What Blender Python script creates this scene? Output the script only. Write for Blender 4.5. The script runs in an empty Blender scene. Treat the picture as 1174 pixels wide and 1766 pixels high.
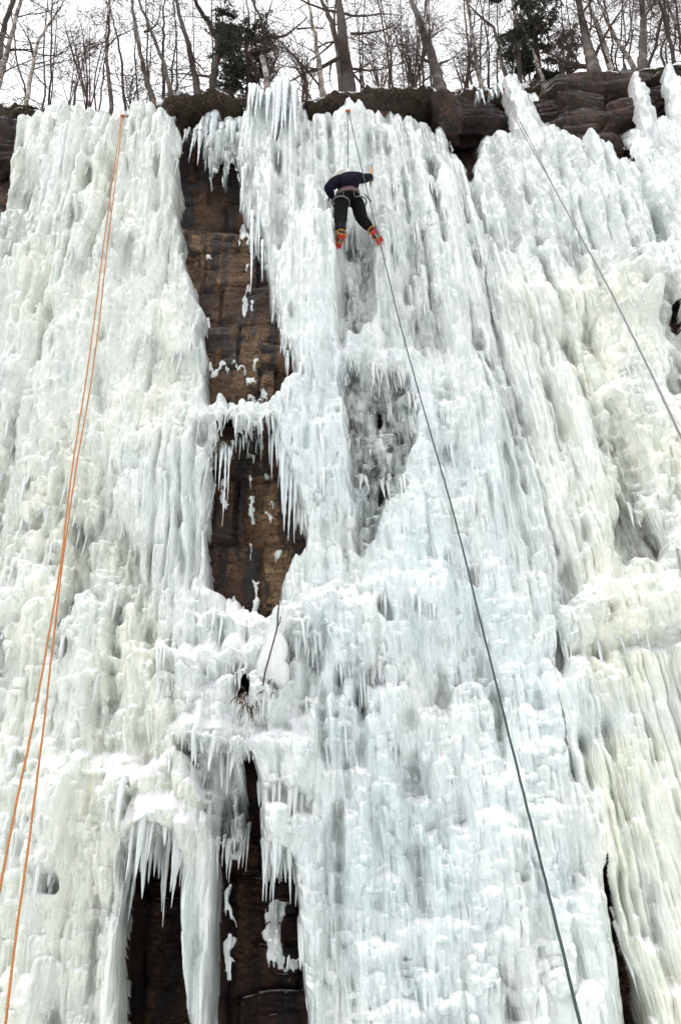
import bpy, bmesh, math, random
import numpy as np
from mathutils import Vector, Matrix

C = bpy.context.scene.collection
SC = bpy.context.scene
R = math.radians

# ------------------------------------------------------------------ camera
PW, PH, FPX = 1174.0, 1766.0, 1470.0          # photograph frame the survey below was read from
CAM_Z, PITCH, ROLL = 1.6, 37.0, -2.0
cam_d = bpy.data.cameras.new('camera')
cam = bpy.data.objects.new('camera', cam_d); C.objects.link(cam)
cam_d.sensor_fit = 'VERTICAL'; cam_d.sensor_height = 24.0; cam_d.lens = FPX / PH * 24.0
cam_d.clip_start = 0.05; cam_d.clip_end = 3000
CAMROT = Matrix.Rotation(R(90 + PITCH), 3, 'X') @ Matrix.Rotation(R(ROLL), 3, 'Z')
cam.location = (0, 0, CAM_Z); cam.rotation_euler = CAMROT.to_euler()
SC.camera = cam

# ------------------------------------------------------------------ world, sun, exposure
CLOUD = 9.0
SUN_EL, SUN_AZ = 64.0, 235.0                   # soft overcast light from behind the viewer, a little left
world = bpy.data.worlds.new('World'); SC.world = world; world.use_nodes = True
wn = world.node_tree; wn.nodes.clear()
sky = wn.nodes.new('ShaderNodeTexSky'); sky.sky_type = 'NISHITA'; sky.sun_disc = False
sky.sun_elevation = R(SUN_EL); sky.sun_rotation = R(SUN_AZ)
sky.air_density = 1.0; sky.dust_density = 6.0; sky.ozone_density = 1.0
hs = wn.nodes.new('ShaderNodeHueSaturation'); hs.inputs['Saturation'].default_value = 0.12
hs.inputs['Value'].default_value = 1.15
bg = wn.nodes.new('ShaderNodeBackground'); bg.inputs['Strength'].default_value = 0.15
wo = wn.nodes.new('ShaderNodeOutputWorld')
# an even layer of cloud over that sky: brightest overhead, a third as bright at the horizon
wtc = wn.nodes.new('ShaderNodeTexCoord'); wsx = wn.nodes.new('ShaderNodeSeparateXYZ'); wn.links.new(wtc.outputs['Generated'], wsx.inputs[0])
wmr = wn.nodes.new('ShaderNodeMapRange'); wn.links.new(wsx.outputs[2], wmr.inputs[0])
wmr.inputs[1].default_value = 0; wmr.inputs[2].default_value = 1; wmr.inputs[3].default_value = CLOUD * .36; wmr.inputs[4].default_value = CLOUD
wcl = wn.nodes.new('ShaderNodeVectorMath'); wcl.operation = 'SCALE'; wcl.inputs[0].default_value = (1.0, 1.0, 1.015); wn.links.new(wmr.outputs[0], wcl.inputs['Scale'])
wmx = wn.nodes.new('ShaderNodeMix'); wmx.data_type = 'RGBA'; wmx.inputs[0].default_value = .85
wn.links.new(sky.outputs[0], hs.inputs['Color']); wn.links.new(hs.outputs[0], wmx.inputs[6]); wn.links.new(wcl.outputs[0], wmx.inputs[7])
wn.links.new(wmx.outputs[2], bg.inputs[0]); wn.links.new(bg.outputs[0], wo.inputs[0])
sun_d = bpy.data.lights.new('sun', 'SUN'); sun_d.energy = 0.55; sun_d.angle = R(20); sun_d.color = (1, .975, .94)
sun = bpy.data.objects.new('sun', sun_d); C.objects.link(sun)
_a = R(SUN_AZ)
_sd = Vector((math.sin(_a) * math.cos(R(SUN_EL)), math.cos(_a) * math.cos(R(SUN_EL)), math.sin(R(SUN_EL))))
sun.rotation_euler = _sd.to_track_quat('Z', 'Y').to_euler(); sun.location = _sd * 40
SC.view_settings.view_transform = 'Standard'; SC.view_settings.look = 'None'
SC.view_settings.exposure = 0.44; SC.view_settings.gamma = 1.0
SC.cycles.max_bounces = 5; SC.cycles.diffuse_bounces = 3; SC.cycles.glossy_bounces = 2; SC.cycles.transparent_max_bounces = 12
SC.cycles.use_adaptive_sampling = True; SC.cycles.adaptive_threshold = .035; SC.cycles.adaptive_min_samples = 16
SC.cycles.caustics_reflective = False; SC.cycles.caustics_refractive = False

# ------------------------------------------------------------------ numeric helpers
rng = np.random.default_rng(7); random.seed(7)
_tab = {}
def perlin(x, y, seed=0):
    if seed not in _tab:
        r = np.random.default_rng(1000 + seed)
        a = r.random((256, 256)) * 2 * np.pi
        _tab[seed] = (np.cos(a).astype(np.float32), np.sin(a).astype(np.float32))
    gx, gy = _tab[seed]
    x = np.asarray(x, np.float32); y = np.asarray(y, np.float32)
    xi = np.floor(x).astype(np.int32); yi = np.floor(y).astype(np.int32)
    fx = x - xi; fy = y - yi
    u = fx * fx * fx * (fx * (fx * 6 - 15) + 10); v = fy * fy * fy * (fy * (fy * 6 - 15) + 10)
    def g(ix, iy, dx, dy):
        a = ix & 255; b = iy & 255
        return gx[a, b] * dx + gy[a, b] * dy
    n0 = g(xi, yi, fx, fy); n1 = g(xi + 1, yi, fx - 1, fy)
    n2 = g(xi, yi + 1, fx, fy - 1); n3 = g(xi + 1, yi + 1, fx - 1, fy - 1)
    return ((n0 * (1 - u) + n1 * u) * (1 - v) + (n2 * (1 - u) + n3 * u) * v) * 1.4
def fbm(x, y, seed=0, o=4, gain=.5):
    s = 0; a = 1
    for k in range(o):
        s = s + a * perlin(x * 2 ** k, y * 2 ** k, seed + k); a *= gain
    return s
def smooth(a, b, x):
    t = np.clip((x - a) / (b - a), 0, 1); return t * t * (3 - 2 * t)
def box1(a, r, ax):
    if r < 1: return a
    p = [(0, 0), (0, 0)]; p[ax] = (r + 1, r)
    c = np.cumsum(np.pad(a, p, mode='edge'), axis=ax, dtype=np.float64)
    n = a.shape[ax]
    return ((np.take(c, range(2 * r + 1, 2 * r + 1 + n), ax) - np.take(c, range(0, n), ax)) / (2 * r + 1)).astype(np.float32)
def blur(a, r):
    r = max(1, int(r))
    for _ in range(3): a = box1(box1(a, r, 0), r, 1)
    return a
def inpoly(px, py, poly):
    ins = np.zeros(px.shape, bool); n = len(poly)
    for i in range(n):
        x0, y0 = poly[i]; x1, y1 = poly[(i + 1) % n]
        if y0 == y1: continue
        ins ^= ((y0 > py) != (y1 > py)) & (px < (x1 - x0) * (py - y0) / (y1 - y0) + x0)
    return ins

# the cliff face: upright on the left, leaning back a little to the right, and curving towards the viewer there
def base_y(X, Z):
    lean = 0.01 + 0.15 * smooth(-0.5, 4.0, X)
    return 7.0 + lean * (Z - 2.0) - 0.30 * np.maximum(X - 0.5, 0) ** 1.0 * smooth(0.2, 2.5, X) + 0.06 * np.minimum(X + 2, 0) ** 2 * 0.3
CR = np.array([[CAMROT[i][j] for j in range(3)] for i in range(3)])
def ray(px, py):
    d = np.stack([(np.asarray(px, float) - PW / 2) / FPX, -(np.asarray(py, float) - PH / 2) / FPX, -np.ones_like(np.asarray(px, float))], -1)
    return d @ CR.T
def survey(px, py, off=0.0):
    """where the line of sight through a surveyed point of the photograph meets the cliff face (off metres behind it)"""
    px = np.asarray(px, float); py = np.asarray(py, float)
    d = ray(px, py); lo = np.full(px.shape, 1.0); hi = np.full(px.shape, 60.0)
    for _ in range(42):
        m = (lo + hi) / 2; P = d * m[..., None]
        f = P[..., 1] - (base_y(P[..., 0], P[..., 2] + CAM_Z) + off)
        hi = np.where(f > 0, m, hi); lo = np.where(f > 0, lo, m)
    P = d * ((lo + hi) / 2)[..., None]; P[..., 2] += CAM_Z
    return P
def at(px, py, off=0.0):
    return Vector(survey(np.array([px]), np.array([py]), off)[0])
def at_y(px, py, Y):
    d = ray(np.array([px]), np.array([py]))[0]; P = d * (Y / d[1]); return Vector((P[0], P[1], P[2] + CAM_Z))
def to_px(X, Y, Z):
    v = np.stack([X, Y, np.asarray(Z) - CAM_Z], -1) @ CR
    return PW / 2 - FPX * v[..., 0] / v[..., 2], PH / 2 + FPX * v[..., 1] / v[..., 2]

# ------------------------------------------------------------------ object helpers
def tag(o, label=None, cat=None, group=None, kind=None):
    if label: o['label'] = label
    if cat: o['category'] = cat
    if group: o['group'] = group
    if kind: o['kind'] = kind
    return o
def empty(name, loc=(0, 0, 0)):
    o = bpy.data.objects.new(name, None); o.location = loc; o.empty_display_size = .2; C.objects.link(o); return o
def link_mesh(name, me, mat, parent=None, smooth_=True):
    if mat: me.materials.append(mat)
    if smooth_:
        me.polygons.foreach_set('use_smooth', np.ones(len(me.polygons), bool))
    o = bpy.data.objects.new(name, me); C.objects.link(o)
    if parent is not None:
        o.parent = parent
        o.matrix_parent_inverse = Matrix.Translation(-Vector(parent.location))
    return o
def np_mesh(name, co, quads):
    me = bpy.data.meshes.new(name); n = len(co); m = len(quads)
    me.vertices.add(n); me.vertices.foreach_set('co', np.ascontiguousarray(co, np.float32).ravel())
    me.loops.add(m * 4); me.loops.foreach_set('vertex_index', np.ascontiguousarray(quads, np.int32).ravel())
    me.polygons.add(m); me.polygons.foreach_set('loop_start', np.arange(0, m * 4, 4, dtype=np.int32))
    me.polygons.foreach_set('loop_total', np.full(m, 4, np.int32))
    me.update(calc_edges=True); me.validate(); return me
def attr_f(me, name, v):
    a = me.attributes.new(name, 'FLOAT', 'POINT'); a.data.foreach_set('value', np.ascontiguousarray(v, np.float32).ravel())
def attr_c(me, name, v):
    a = me.attributes.new(name, 'FLOAT_COLOR', 'POINT')
    v4 = np.concatenate([v, np.ones((len(v), 1))], 1); a.data.foreach_set('color', np.ascontiguousarray(v4, np.float32).ravel())
def bez(pts, n):
    """a smooth line through the points"""
    pts = [Vector(p) for p in pts]; out = []
    for i in range(len(pts) - 1):
        p0 = pts[max(i - 1, 0)]; p1 = pts[i]; p2 = pts[i + 1]; p3 = pts[min(i + 2, len(pts) - 1)]
        for s in range(n):
            t = s / n; out.append(.5 * ((2 * p1) + (p2 - p0) * t + (2 * p0 - 5 * p1 + 4 * p2 - p3) * t * t + (3 * p1 - p0 - 3 * p2 + p3) * t ** 3))
    out.append(pts[-1]); return out
class MB:
    def __init__(s): s.v = []; s.f = []
    def tube(s, pts, rad, n=6, cap=True):
        pts = [Vector(p) for p in pts]
        if not hasattr(rad, '__len__'): rad = [rad] * len(pts)
        b0 = len(s.v); up = None
        for i, p in enumerate(pts):
            t = (pts[min(i + 1, len(pts) - 1)] - pts[max(i - 1, 0)])
            t = t.normalized() if t.length > 1e-9 else Vector((0, 0, 1))
            if up is None: up = t.orthogonal().normalized()
            up = (up - t * up.dot(t)); up = up.normalized() if up.length > 1e-6 else t.orthogonal().normalized()
            w = t.cross(up)
            for k in range(n):
                a = 2 * math.pi * k / n; s.v.append(p + (up * math.cos(a) + w * math.sin(a)) * rad[i])
        for i in range(len(pts) - 1):
            for k in range(n):
                a = b0 + i * n + k; b = b0 + i * n + (k + 1) % n; s.f.append((a, b, b + n, a + n))
        if cap:
            s.f.append(tuple(b0 + k for k in range(n))[::-1]); e = b0 + (len(pts) - 1) * n
            s.f.append(tuple(e + k for k in range(n)))
        return s
    def box(s, c, size, rot=None):
        b = len(s.v); c = Vector(c); rot = rot or Matrix.Identity(3)
        for x in (-.5, .5):
            for y in (-.5, .5):
                for z in (-.5, .5): s.v.append(c + rot @ Vector((x * size[0], y * size[1], z * size[2])))
        for q in ((0, 1, 3, 2), (4, 6, 7, 5), (0, 4, 5, 1), (2, 3, 7, 6), (0, 2, 6, 4), (1, 5, 7, 3)): s.f.append(tuple(b + i for i in q))
        return s
    def quad(s, a, b, c, d):
        i = len(s.v); s.v += [Vector(a), Vector(b), Vector(c), Vector(d)]; s.f.append((i, i + 1, i + 2, i + 3))
    def build(s, name, mat, parent=None, sm=True):
        me = bpy.data.meshes.new(name); me.from_pydata([tuple(v) for v in s.v], [], s.f); me.update()
        return link_mesh(name, me, mat, parent, sm)

# ------------------------------------------------------------------ materials
def new_mat(name):
    m = bpy.data.materials.new(name); m.use_nodes = True; nt = m.node_tree; nt.nodes.clear()
    out = nt.nodes.new('ShaderNodeOutputMaterial'); p = nt.nodes.new('ShaderNodeBsdfPrincipled')
    nt.links.new(p.outputs[0], out.inputs[0]); return m, nt, p, out
def N(nt, t, **kw):
    n = nt.nodes.new(t)
    for k, v in kw.items():
        if k in n.inputs.keys(): n.inputs[k].default_value = v
        else: setattr(n, k, v)
    return n
def objcoord(nt, scale):
    tc = N(nt, 'ShaderNodeTexCoord'); mp = N(nt, 'ShaderNodeMapping'); mp.inputs['Scale'].default_value = scale
    nt.links.new(tc.outputs['Object'], mp.inputs[0]); return mp.outputs[0]
def noise(nt, vec, scale, detail=4, rough=.55):
    n = N(nt, 'ShaderNodeTexNoise'); n.inputs['Scale'].default_value = scale; n.inputs['Detail'].default_value = detail
    n.inputs['Roughness'].default_value = rough; nt.links.new(vec, n.inputs['Vector']); return n.outputs['Fac']
def ramp(nt, fac, stops):
    r = N(nt, 'ShaderNodeValToRGB'); e = r.color_ramp.elements
    while len(e) > 1: e.remove(e[-1])
    e[0].position = stops[0][0]; e[0].color = (*stops[0][1], 1)
    for p, c in stops[1:]:
        x = e.new(p); x.color = (*c, 1)
    nt.links.new(fac, r.inputs[0]); return r.outputs[0]
def g3(v): return (v, v, v)
def mixc(nt, fac, a, b, blend='MIX'):
    m = N(nt, 'ShaderNodeMix', data_type='RGBA', blend_type=blend)
    for s, v in ((m.inputs[0], fac), (m.inputs[6], a), (m.inputs[7], b)):
        if isinstance(v, (int, float)): s.default_value = v
        elif isinstance(v, tuple): s.default_value = (*v, 1)
        else: nt.links.new(v, s)
    return m.outputs[2]
def bump(nt, h, strength, dist, p, prev=None):
    b = N(nt, 'ShaderNodeBump'); b.inputs['Strength'].default_value = strength; b.inputs['Distance'].default_value = dist
    nt.links.new(h, b.inputs['Height'])
    if prev: nt.links.new(prev, b.inputs['Normal'])
    if p is not None: nt.links.new(b.outputs[0], p.inputs['Normal'])
    return b.outputs[0]
def up_facing(nt, lo, hi, jitter=.25, scale=9.0):
    """snow lies where the surface faces up"""
    ge = N(nt, 'ShaderNodeNewGeometry'); sx = N(nt, 'ShaderNodeSeparateXYZ'); nt.links.new(ge.outputs['Normal'], sx.inputs[0])
    nz = noise(nt, objcoord(nt, (1, 1, 1)), scale, 3)
    a = N(nt, 'ShaderNodeMath', operation='MULTIPLY_ADD'); nt.links.new(nz, a.inputs[0]); a.inputs[1].default_value = jitter; nt.links.new(sx.outputs[2], a.inputs[2])
    mr = N(nt, 'ShaderNodeMapRange', interpolation_type='SMOOTHSTEP'); nt.links.new(a.outputs[0], mr.inputs[0])
    mr.inputs[1].default_value = lo + jitter / 2; mr.inputs[2].default_value = hi + jitter / 2
    return mr.outputs[0]
def simple(name, col, rough=.6, var=.25, scale=30, metal=0, spec=.4, bmp=0.0, col2=None):
    m, nt, p, _ = new_mat(name); v = objcoord(nt, (1, 1, 1)); n = noise(nt, v, scale)
    c2 = col2 or tuple(c * (1 - var) for c in col)
    c = ramp(nt, n, [(.3, c2), (.7, col)]); nt.links.new(c, p.inputs['Base Color'])
    p.inputs['Roughness'].default_value = rough; p.inputs['Metallic'].default_value = metal; p.inputs['Specular IOR Level'].default_value = spec
    if bmp: bump(nt, n, .6, bmp, p)
    return m

def ice_material():
    m, nt, p, out = new_mat('ice')
    tint = N(nt, 'ShaderNodeAttribute', attribute_name='tint'); clear = N(nt, 'ShaderNodeAttribute', attribute_name='clear')
    v1 = objcoord(nt, (1, 1, .22)); v2 = objcoord(nt, (1, 1, 1))
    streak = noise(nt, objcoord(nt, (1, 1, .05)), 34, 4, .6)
    cloud = noise(nt, v1, 6.0, 5, .6)
    cry = N(nt, 'ShaderNodeTexVoronoi', feature='SMOOTH_F1'); cry.inputs['Scale'].default_value = 38; nt.links.new(v1, cry.inputs['Vector'])
    # bubbly white ice against clearer ice
    col = mixc(nt, ramp(nt, cloud, [(.38, g3(0)), (.62, g3(1))]), mixc(nt, .5, tint.outputs[0], (.60, .66, .65), 'MULTIPLY'), tint.outputs[0])
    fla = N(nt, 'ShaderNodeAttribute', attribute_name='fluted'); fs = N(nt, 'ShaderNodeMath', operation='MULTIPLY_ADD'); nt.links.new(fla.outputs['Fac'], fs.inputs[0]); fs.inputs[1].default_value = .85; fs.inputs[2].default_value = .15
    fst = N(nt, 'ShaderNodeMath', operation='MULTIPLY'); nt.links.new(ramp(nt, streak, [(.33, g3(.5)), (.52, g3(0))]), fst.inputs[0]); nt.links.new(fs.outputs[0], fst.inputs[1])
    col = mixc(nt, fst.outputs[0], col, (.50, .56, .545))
    sna = N(nt, 'ShaderNodeAttribute', attribute_name='snow')
    sn0 = up_facing(nt, .30, .62, .45); sn1 = up_facing(nt, -.12, .22, .5, 6)
    snm = N(nt, 'ShaderNodeMix'); nt.links.new(sna.outputs['Fac'], snm.inputs[0]); nt.links.new(sn0, snm.inputs[2]); nt.links.new(sn1, snm.inputs[3]); sn = snm.outputs[0]
    col = mixc(nt, sn, col, (.93, .94, .95)); nt.links.new(col, p.inputs['Base Color'])
    rr = N(nt, 'ShaderNodeMapRange'); nt.links.new(sn, rr.inputs[0]); rr.inputs[3].default_value = .24; rr.inputs[4].default_value = .8
    nt.links.new(rr.outputs[0], p.inputs['Roughness'])
    p.inputs['Coat Weight'].default_value = .55; p.inputs['Coat Roughness'].default_value = .12; p.inputs['Coat IOR'].default_value = 1.4; p.inputs['IOR'].default_value = 1.31; p.inputs['Specular IOR Level'].default_value = .5
    p.inputs['Subsurface Weight'].default_value = .42; p.inputs['Subsurface Radius'].default_value = (.8, .95, 1.0); p.inputs['Subsurface Scale'].default_value = .028
    b = bump(nt, streak, .4, .016, None); b = bump(nt, cry.outputs['Distance'], .7, .022, None, b)
    b = bump(nt, noise(nt, v2, 80, 3), .5, .010, p, b)
    # clear ice lets the rock behind be seen
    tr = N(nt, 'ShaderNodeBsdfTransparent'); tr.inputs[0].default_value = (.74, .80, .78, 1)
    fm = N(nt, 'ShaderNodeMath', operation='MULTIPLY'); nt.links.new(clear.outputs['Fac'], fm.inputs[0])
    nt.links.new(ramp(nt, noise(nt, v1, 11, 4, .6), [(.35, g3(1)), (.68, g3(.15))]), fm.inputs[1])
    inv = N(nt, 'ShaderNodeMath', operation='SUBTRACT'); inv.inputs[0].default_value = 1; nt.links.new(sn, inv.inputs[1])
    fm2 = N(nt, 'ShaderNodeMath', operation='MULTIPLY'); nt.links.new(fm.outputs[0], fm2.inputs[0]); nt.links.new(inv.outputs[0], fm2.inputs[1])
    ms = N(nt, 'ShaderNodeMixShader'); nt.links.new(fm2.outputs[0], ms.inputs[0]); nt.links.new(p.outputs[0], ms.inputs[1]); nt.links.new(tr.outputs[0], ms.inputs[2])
    nt.links.new(ms.outputs[0], out.inputs[0])
    return m
def rock_material(name, snow=True, warm=1.0, shade=0.0):
    m, nt, p, _ = new_mat(name)
    v = objcoord(nt, (1, 1, 1)); vs = objcoord(nt, (1, 1, .12)); vh = objcoord(nt, (.5, .5, 3.5))
    n1 = noise(nt, v, 2.2, 6, .62); n2 = noise(nt, vs, 5.5, 5, .6); n3 = noise(nt, v, 26, 5, .65); n4 = noise(nt, vh, 3.0, 4)
    n5 = noise(nt, v, 1.1, 3); n6 = noise(nt, objcoord(nt, (1, 1, 4)), 7, 6, .7)
    col = ramp(nt, n1, [(.30, (.016, .009, .006)), (.44, (.050, .026, .015)), (.56, (.105, .058, .031)), (.72, (.20, .13, .072))])
    col = mixc(nt, ramp(nt, n5, [(.48, g3(0)), (.60, g3(.75))]), col, (.15 * warm, .085 * warm, .042))
    oc = N(nt, 'ShaderNodeAttribute', attribute_name='ochre'); col = mixc(nt, oc.outputs['Fac'], col, (.34, .215, .115))
    col = mixc(nt, ramp(nt, n4, [(.46, g3(0)), (.60, g3(.5))]), col, (.085 * warm, .034, .018))
    col = mixc(nt, ramp(nt, n6, [(.34, g3(.8)), (.48, g3(0))]), col, (.016, .010, .007))
    col = mixc(nt, ramp(nt, n2, [(.47, g3(0)), (.54, g3(.9))]), col, (.010, .008, .007))        # wet streaks
    col = mixc(nt, ramp(nt, n3, [(.36, g3(.75)), (.52, g3(0))]), col, (.010, .007, .005))
    lich = ramp(nt, noise(nt, v, 13, 4, .7), [(.64, g3(0)), (.70, g3(.6))])
    col = mixc(nt, lich, col, (.17, .155, .115))
    if shade: col = mixc(nt, shade, col, (.30, .24, .22), 'MULTIPLY')  # painted shade: multiplies the whole rock colour darker
    if snow: col = mixc(nt, up_facing(nt, .82, .95, .4), col, (.88, .90, .93))
    nt.links.new(col, p.inputs['Base Color'])
    rr = ramp(nt, n2, [(.5, g3(.8)), (.62, g3(.35))]); nt.links.new(rr, p.inputs['Roughness'])
    b = bump(nt, n6, .5, .05, None); b = bump(nt, n1, .6, .06, None, b); bump(nt, n3, .8, .025, p, b); return m
def snow_material():
    m, nt, p, _ = new_mat('snow'); v = objcoord(nt, (1, 1, 1))
    n = noise(nt, v, 8, 6, .6)
    nt.links.new(ramp(nt, n, [(.3, (.80, .83, .86)), (.6, (.90, .91, .92))]), p.inputs['Base Color'])
    p.inputs['Roughness'].default_value = .75; p.inputs['Subsurface Weight'].default_value = .3
    p.inputs['Subsurface Radius'].default_value = (.8, .9, 1); p.inputs['Subsurface Scale'].default_value = .03
    b = bump(nt, n, .5, .04, None); bump(nt, noise(nt, v, 60, 3), .3, .01, p, b); return m
def turf_material():
    m, nt, p, _ = new_mat('turf'); v = objcoord(nt, (1, 1, 1))
    n = noise(nt, v, 9, 6, .7); n2 = noise(nt, v, 3, 3)
    c = ramp(nt, n, [(.3, (.006, .004, .003)), (.5, (.026, .016, .010)), (.72, (.085, .055, .028))])
    c = mixc(nt, ramp(nt, n2, [(.48, g3(0)), (.6, g3(.6))]), c, (.034, .034, .012))
    c = mixc(nt, up_facing(nt, .18, .42, .6, 5), c, (.88, .9, .93)); nt.links.new(c, p.inputs['Base Color'])
    p.inputs['Roughness'].default_value = .9; bump(nt, n, .9, .05, p); return m
M_ICE = ice_material(); M_ROCK = rock_material('rock'); M_ROCKF = rock_material('rim_rock', True, .62); M_ROCKSH = rock_material('shaded_rim_rock', True, .7, .85); M_SNOW = snow_material(); M_TURF = turf_material()  # second rim rock is a darker copy, overhang shade put into its colour

# ------------------------------------------------------------------ survey of the ice (photograph points)
TOPLINE = [(-260, 420), (-60, 440), (-10, 405), (8, 330), (22, 262), (30, 215), (45, 196), (90, 190), (120, 180), (150, 186), (205, 194), (270, 190), (303, 203), (314, 235),
  (330, 250), (342, 246), (345, 225), (362, 205), (366, 193), (378, 193), (380, 215), (398, 208), (412, 218), (418, 212), (420, 185), (432, 160), (440, 166), (468, 152), (485, 136), (500, 150), (520, 166), (540, 185), (560, 180),
  (600, 190), (618, 188), (638, 212), (648, 186), (665, 177), (685, 178), (693, 195), (740, 200), (770, 222), (784, 250), (808, 305), (820, 295), (822, 245), (832, 226),
  (885, 221), (890, 200), (868, 162), (872, 140), (890, 130), (912, 150), (922, 152), (957, 210), (977, 252), (1000, 253), (1012, 240), (1047, 254), (1067, 270), (1088, 300),
  (1073, 250), (1047, 196), (1060, 204), (1080, 214), (1108, 216), (1096, 180), (1090, 128), (1105, 130), (1125, 160), (1157, 232), (1166, 236), (1150, 190), (1130, 145),
  (1150, 125), (1174, 112), (1420, 40)]
NOICE = [
  TOPLINE + [(1420, -200), (-260, -200)],
  [(312, 228), (316, 272), (312, 318), (309, 379), (320, 425), (324, 474), (345, 505), (359, 545), (354, 575), (361, 620), (356, 694), (411, 702), (430, 692), (491, 698), (513, 698),
   (507, 650), (490, 620), (478, 571), (466, 520), (460, 470), (450, 440), (436, 400), (420, 365), (413, 340), (413, 285), (390, 290), (372, 268), (362, 300), (350, 250), (330, 240)],
  [(374, 800), (368, 860), (361, 918), (361, 1012), (385, 1008), (410, 1022), (430, 1047), (460, 1080), (478, 1060), (484, 1035), (478, 1018), (498, 990), (505, 965), (527, 968),
   (522, 932), (508, 890), (500, 850), (486, 800), (472, 775), (433, 768), (402, 772), (385, 780)],
  [(222, 1490), (240, 1462), (300, 1450), (312, 1460), (310, 1550), (318, 1690), (330, 1800), (330, 2100), (205, 2100), (213, 1766), (218, 1600)],
  [(380, 1450), (405, 1470), (418, 1445), (424, 1400), (427, 1330), (440, 1318), (449, 1350), (448, 1395), (450, 1480), (470, 1490), (500, 1480), (512, 1560), (518, 1640), (528, 1766), (535, 2100), (375, 2100), (379, 1766), (378, 1550)],
  [(1034, 1487), (1049, 1550), (1064, 1640), (1089, 1705), (1108, 1766), (1190, 2100), (1150, 2100), (1076, 1766), (1059, 1675), (1044, 1575)],
  [(652, 700), (659, 705), (657, 735), (653, 728)], [(655, 835), (663, 845), (664, 872), (655, 872)], [(417, 1195), (432, 1200), (440, 1228), (420, 1226)], [(1150, 520), (1158, 525), (1170, 570), (1164, 575)],
]
# thin or clear ice, set back: polygon, set-back (m), clearness
RECESS = [
  ([(585, 655), (640, 645), (700, 675), (712, 760), (690, 840), (665, 885), (622, 965), (606, 820), (598, 720)], .22, .75),
  ([(578, 412), (640, 425), (648, 560), (588, 596)], .16, .55),
  ([(138, 900), (162, 903), (152, 970), (138, 1040), (112, 1082), (124, 1000), (128, 930)], .34, .25),
  ([(195, 1040), (210, 1030), (204, 1120), (190, 1125)], .2, .2), ([(185, 1140), (205, 1145), (198, 1215), (188, 1215)], .2, .2),
  ([(98, 1105), (122, 1110), (118, 1145), (100, 1145)], .16, .15), ([(200, 810), (212, 810), (210, 868), (198, 866)], .14, .2), ([(82, 1510), (106, 1500), (104, 1535), (84, 1540)], .2, .15),
  ([(1055, 850), (1090, 870), (1145, 945), (1130, 966), (1068, 962)], .40, .45),
  ([(1035, 690), (1060, 700), (1120, 850), (1090, 870), (1050, 790)], .22, .25),
  ([(728, 284), (744, 288), (752, 332), (738, 326)], .25, .7), ([(858, 285), (872, 290), (902, 345), (892, 350)], .2, .4),
  ([(572, 1170), (590, 1168), (592, 1245), (576, 1240)], .26, .3), ([(615, 1170), (632, 1200), (634, 1290), (628, 1345), (616, 1240)], .28, .35),
  ([(690, 1230), (712, 1225), (714, 1265), (692, 1268)], .2, .45), ([(700, 1305), (718, 1300), (730, 1375), (712, 1378)], .28, .45), ([(670, 1280), (690, 1285), (692, 1340), (672, 1338)], .18, .2),
  ([(648, 1050), (680, 1055), (678, 1082), (655, 1080)], .2, .1), ([(727, 1415), (745, 1410), (748, 1430), (728, 1432)], .16, .4), ([(725, 1450), (733, 1448), (734, 1475), (726, 1475)], .2, .6),
  ([(640, 1480), (650, 1470), (660, 1560), (645, 1560)], .18, .25), ([(575, 1390), (590, 1385), (596, 1500), (580, 1505)], .18, .2), ([(885, 1455), (900, 1460), (905, 1520), (892, 1520)], .16, .1),
  ([(270, 1150), (285, 1140), (282, 1180), (270, 1190)], .2, .5), ([(285, 1100), (305, 1095), (300, 1140), (286, 1140)], .15, .4),
  ([(350, 755), (385, 765), (372, 830), (352, 800)], .12, .5), ([(838, 250), (858, 255), (905, 430), (880, 440)], .16, .35), ([(1100, 500), (1160, 500), (1180, 640), (1140, 600)], .18, .5),
  ([(840, 610), (850, 610), (890, 700), (905, 800), (888, 770), (862, 690)], .12, .25), ([(40, 300), (75, 300), (60, 430), (20, 450), (5, 400)], .12, .3), ([(320, 1290), (400, 1300), (440, 1420), (385, 1450), (350, 1340)], .16, .7),
  ([(1140, 645), (1180, 640), (1180, 690), (1150, 690)], .18, .4), ([(480, 330), (500, 330), (500, 440), (485, 440)], .1, .3), ([(225, 1455), (312, 1450), (312, 1560), (290, 1600), (275, 1530), (255, 1540), (235, 1600), (222, 1590)], .34, .55),
  ([(390, 200), (415, 200), (412, 290), (345, 290), (340, 225)], .22, .4), ([(410, 285), (440, 300), (450, 430), (425, 400)], .12, .4),
]
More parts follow.
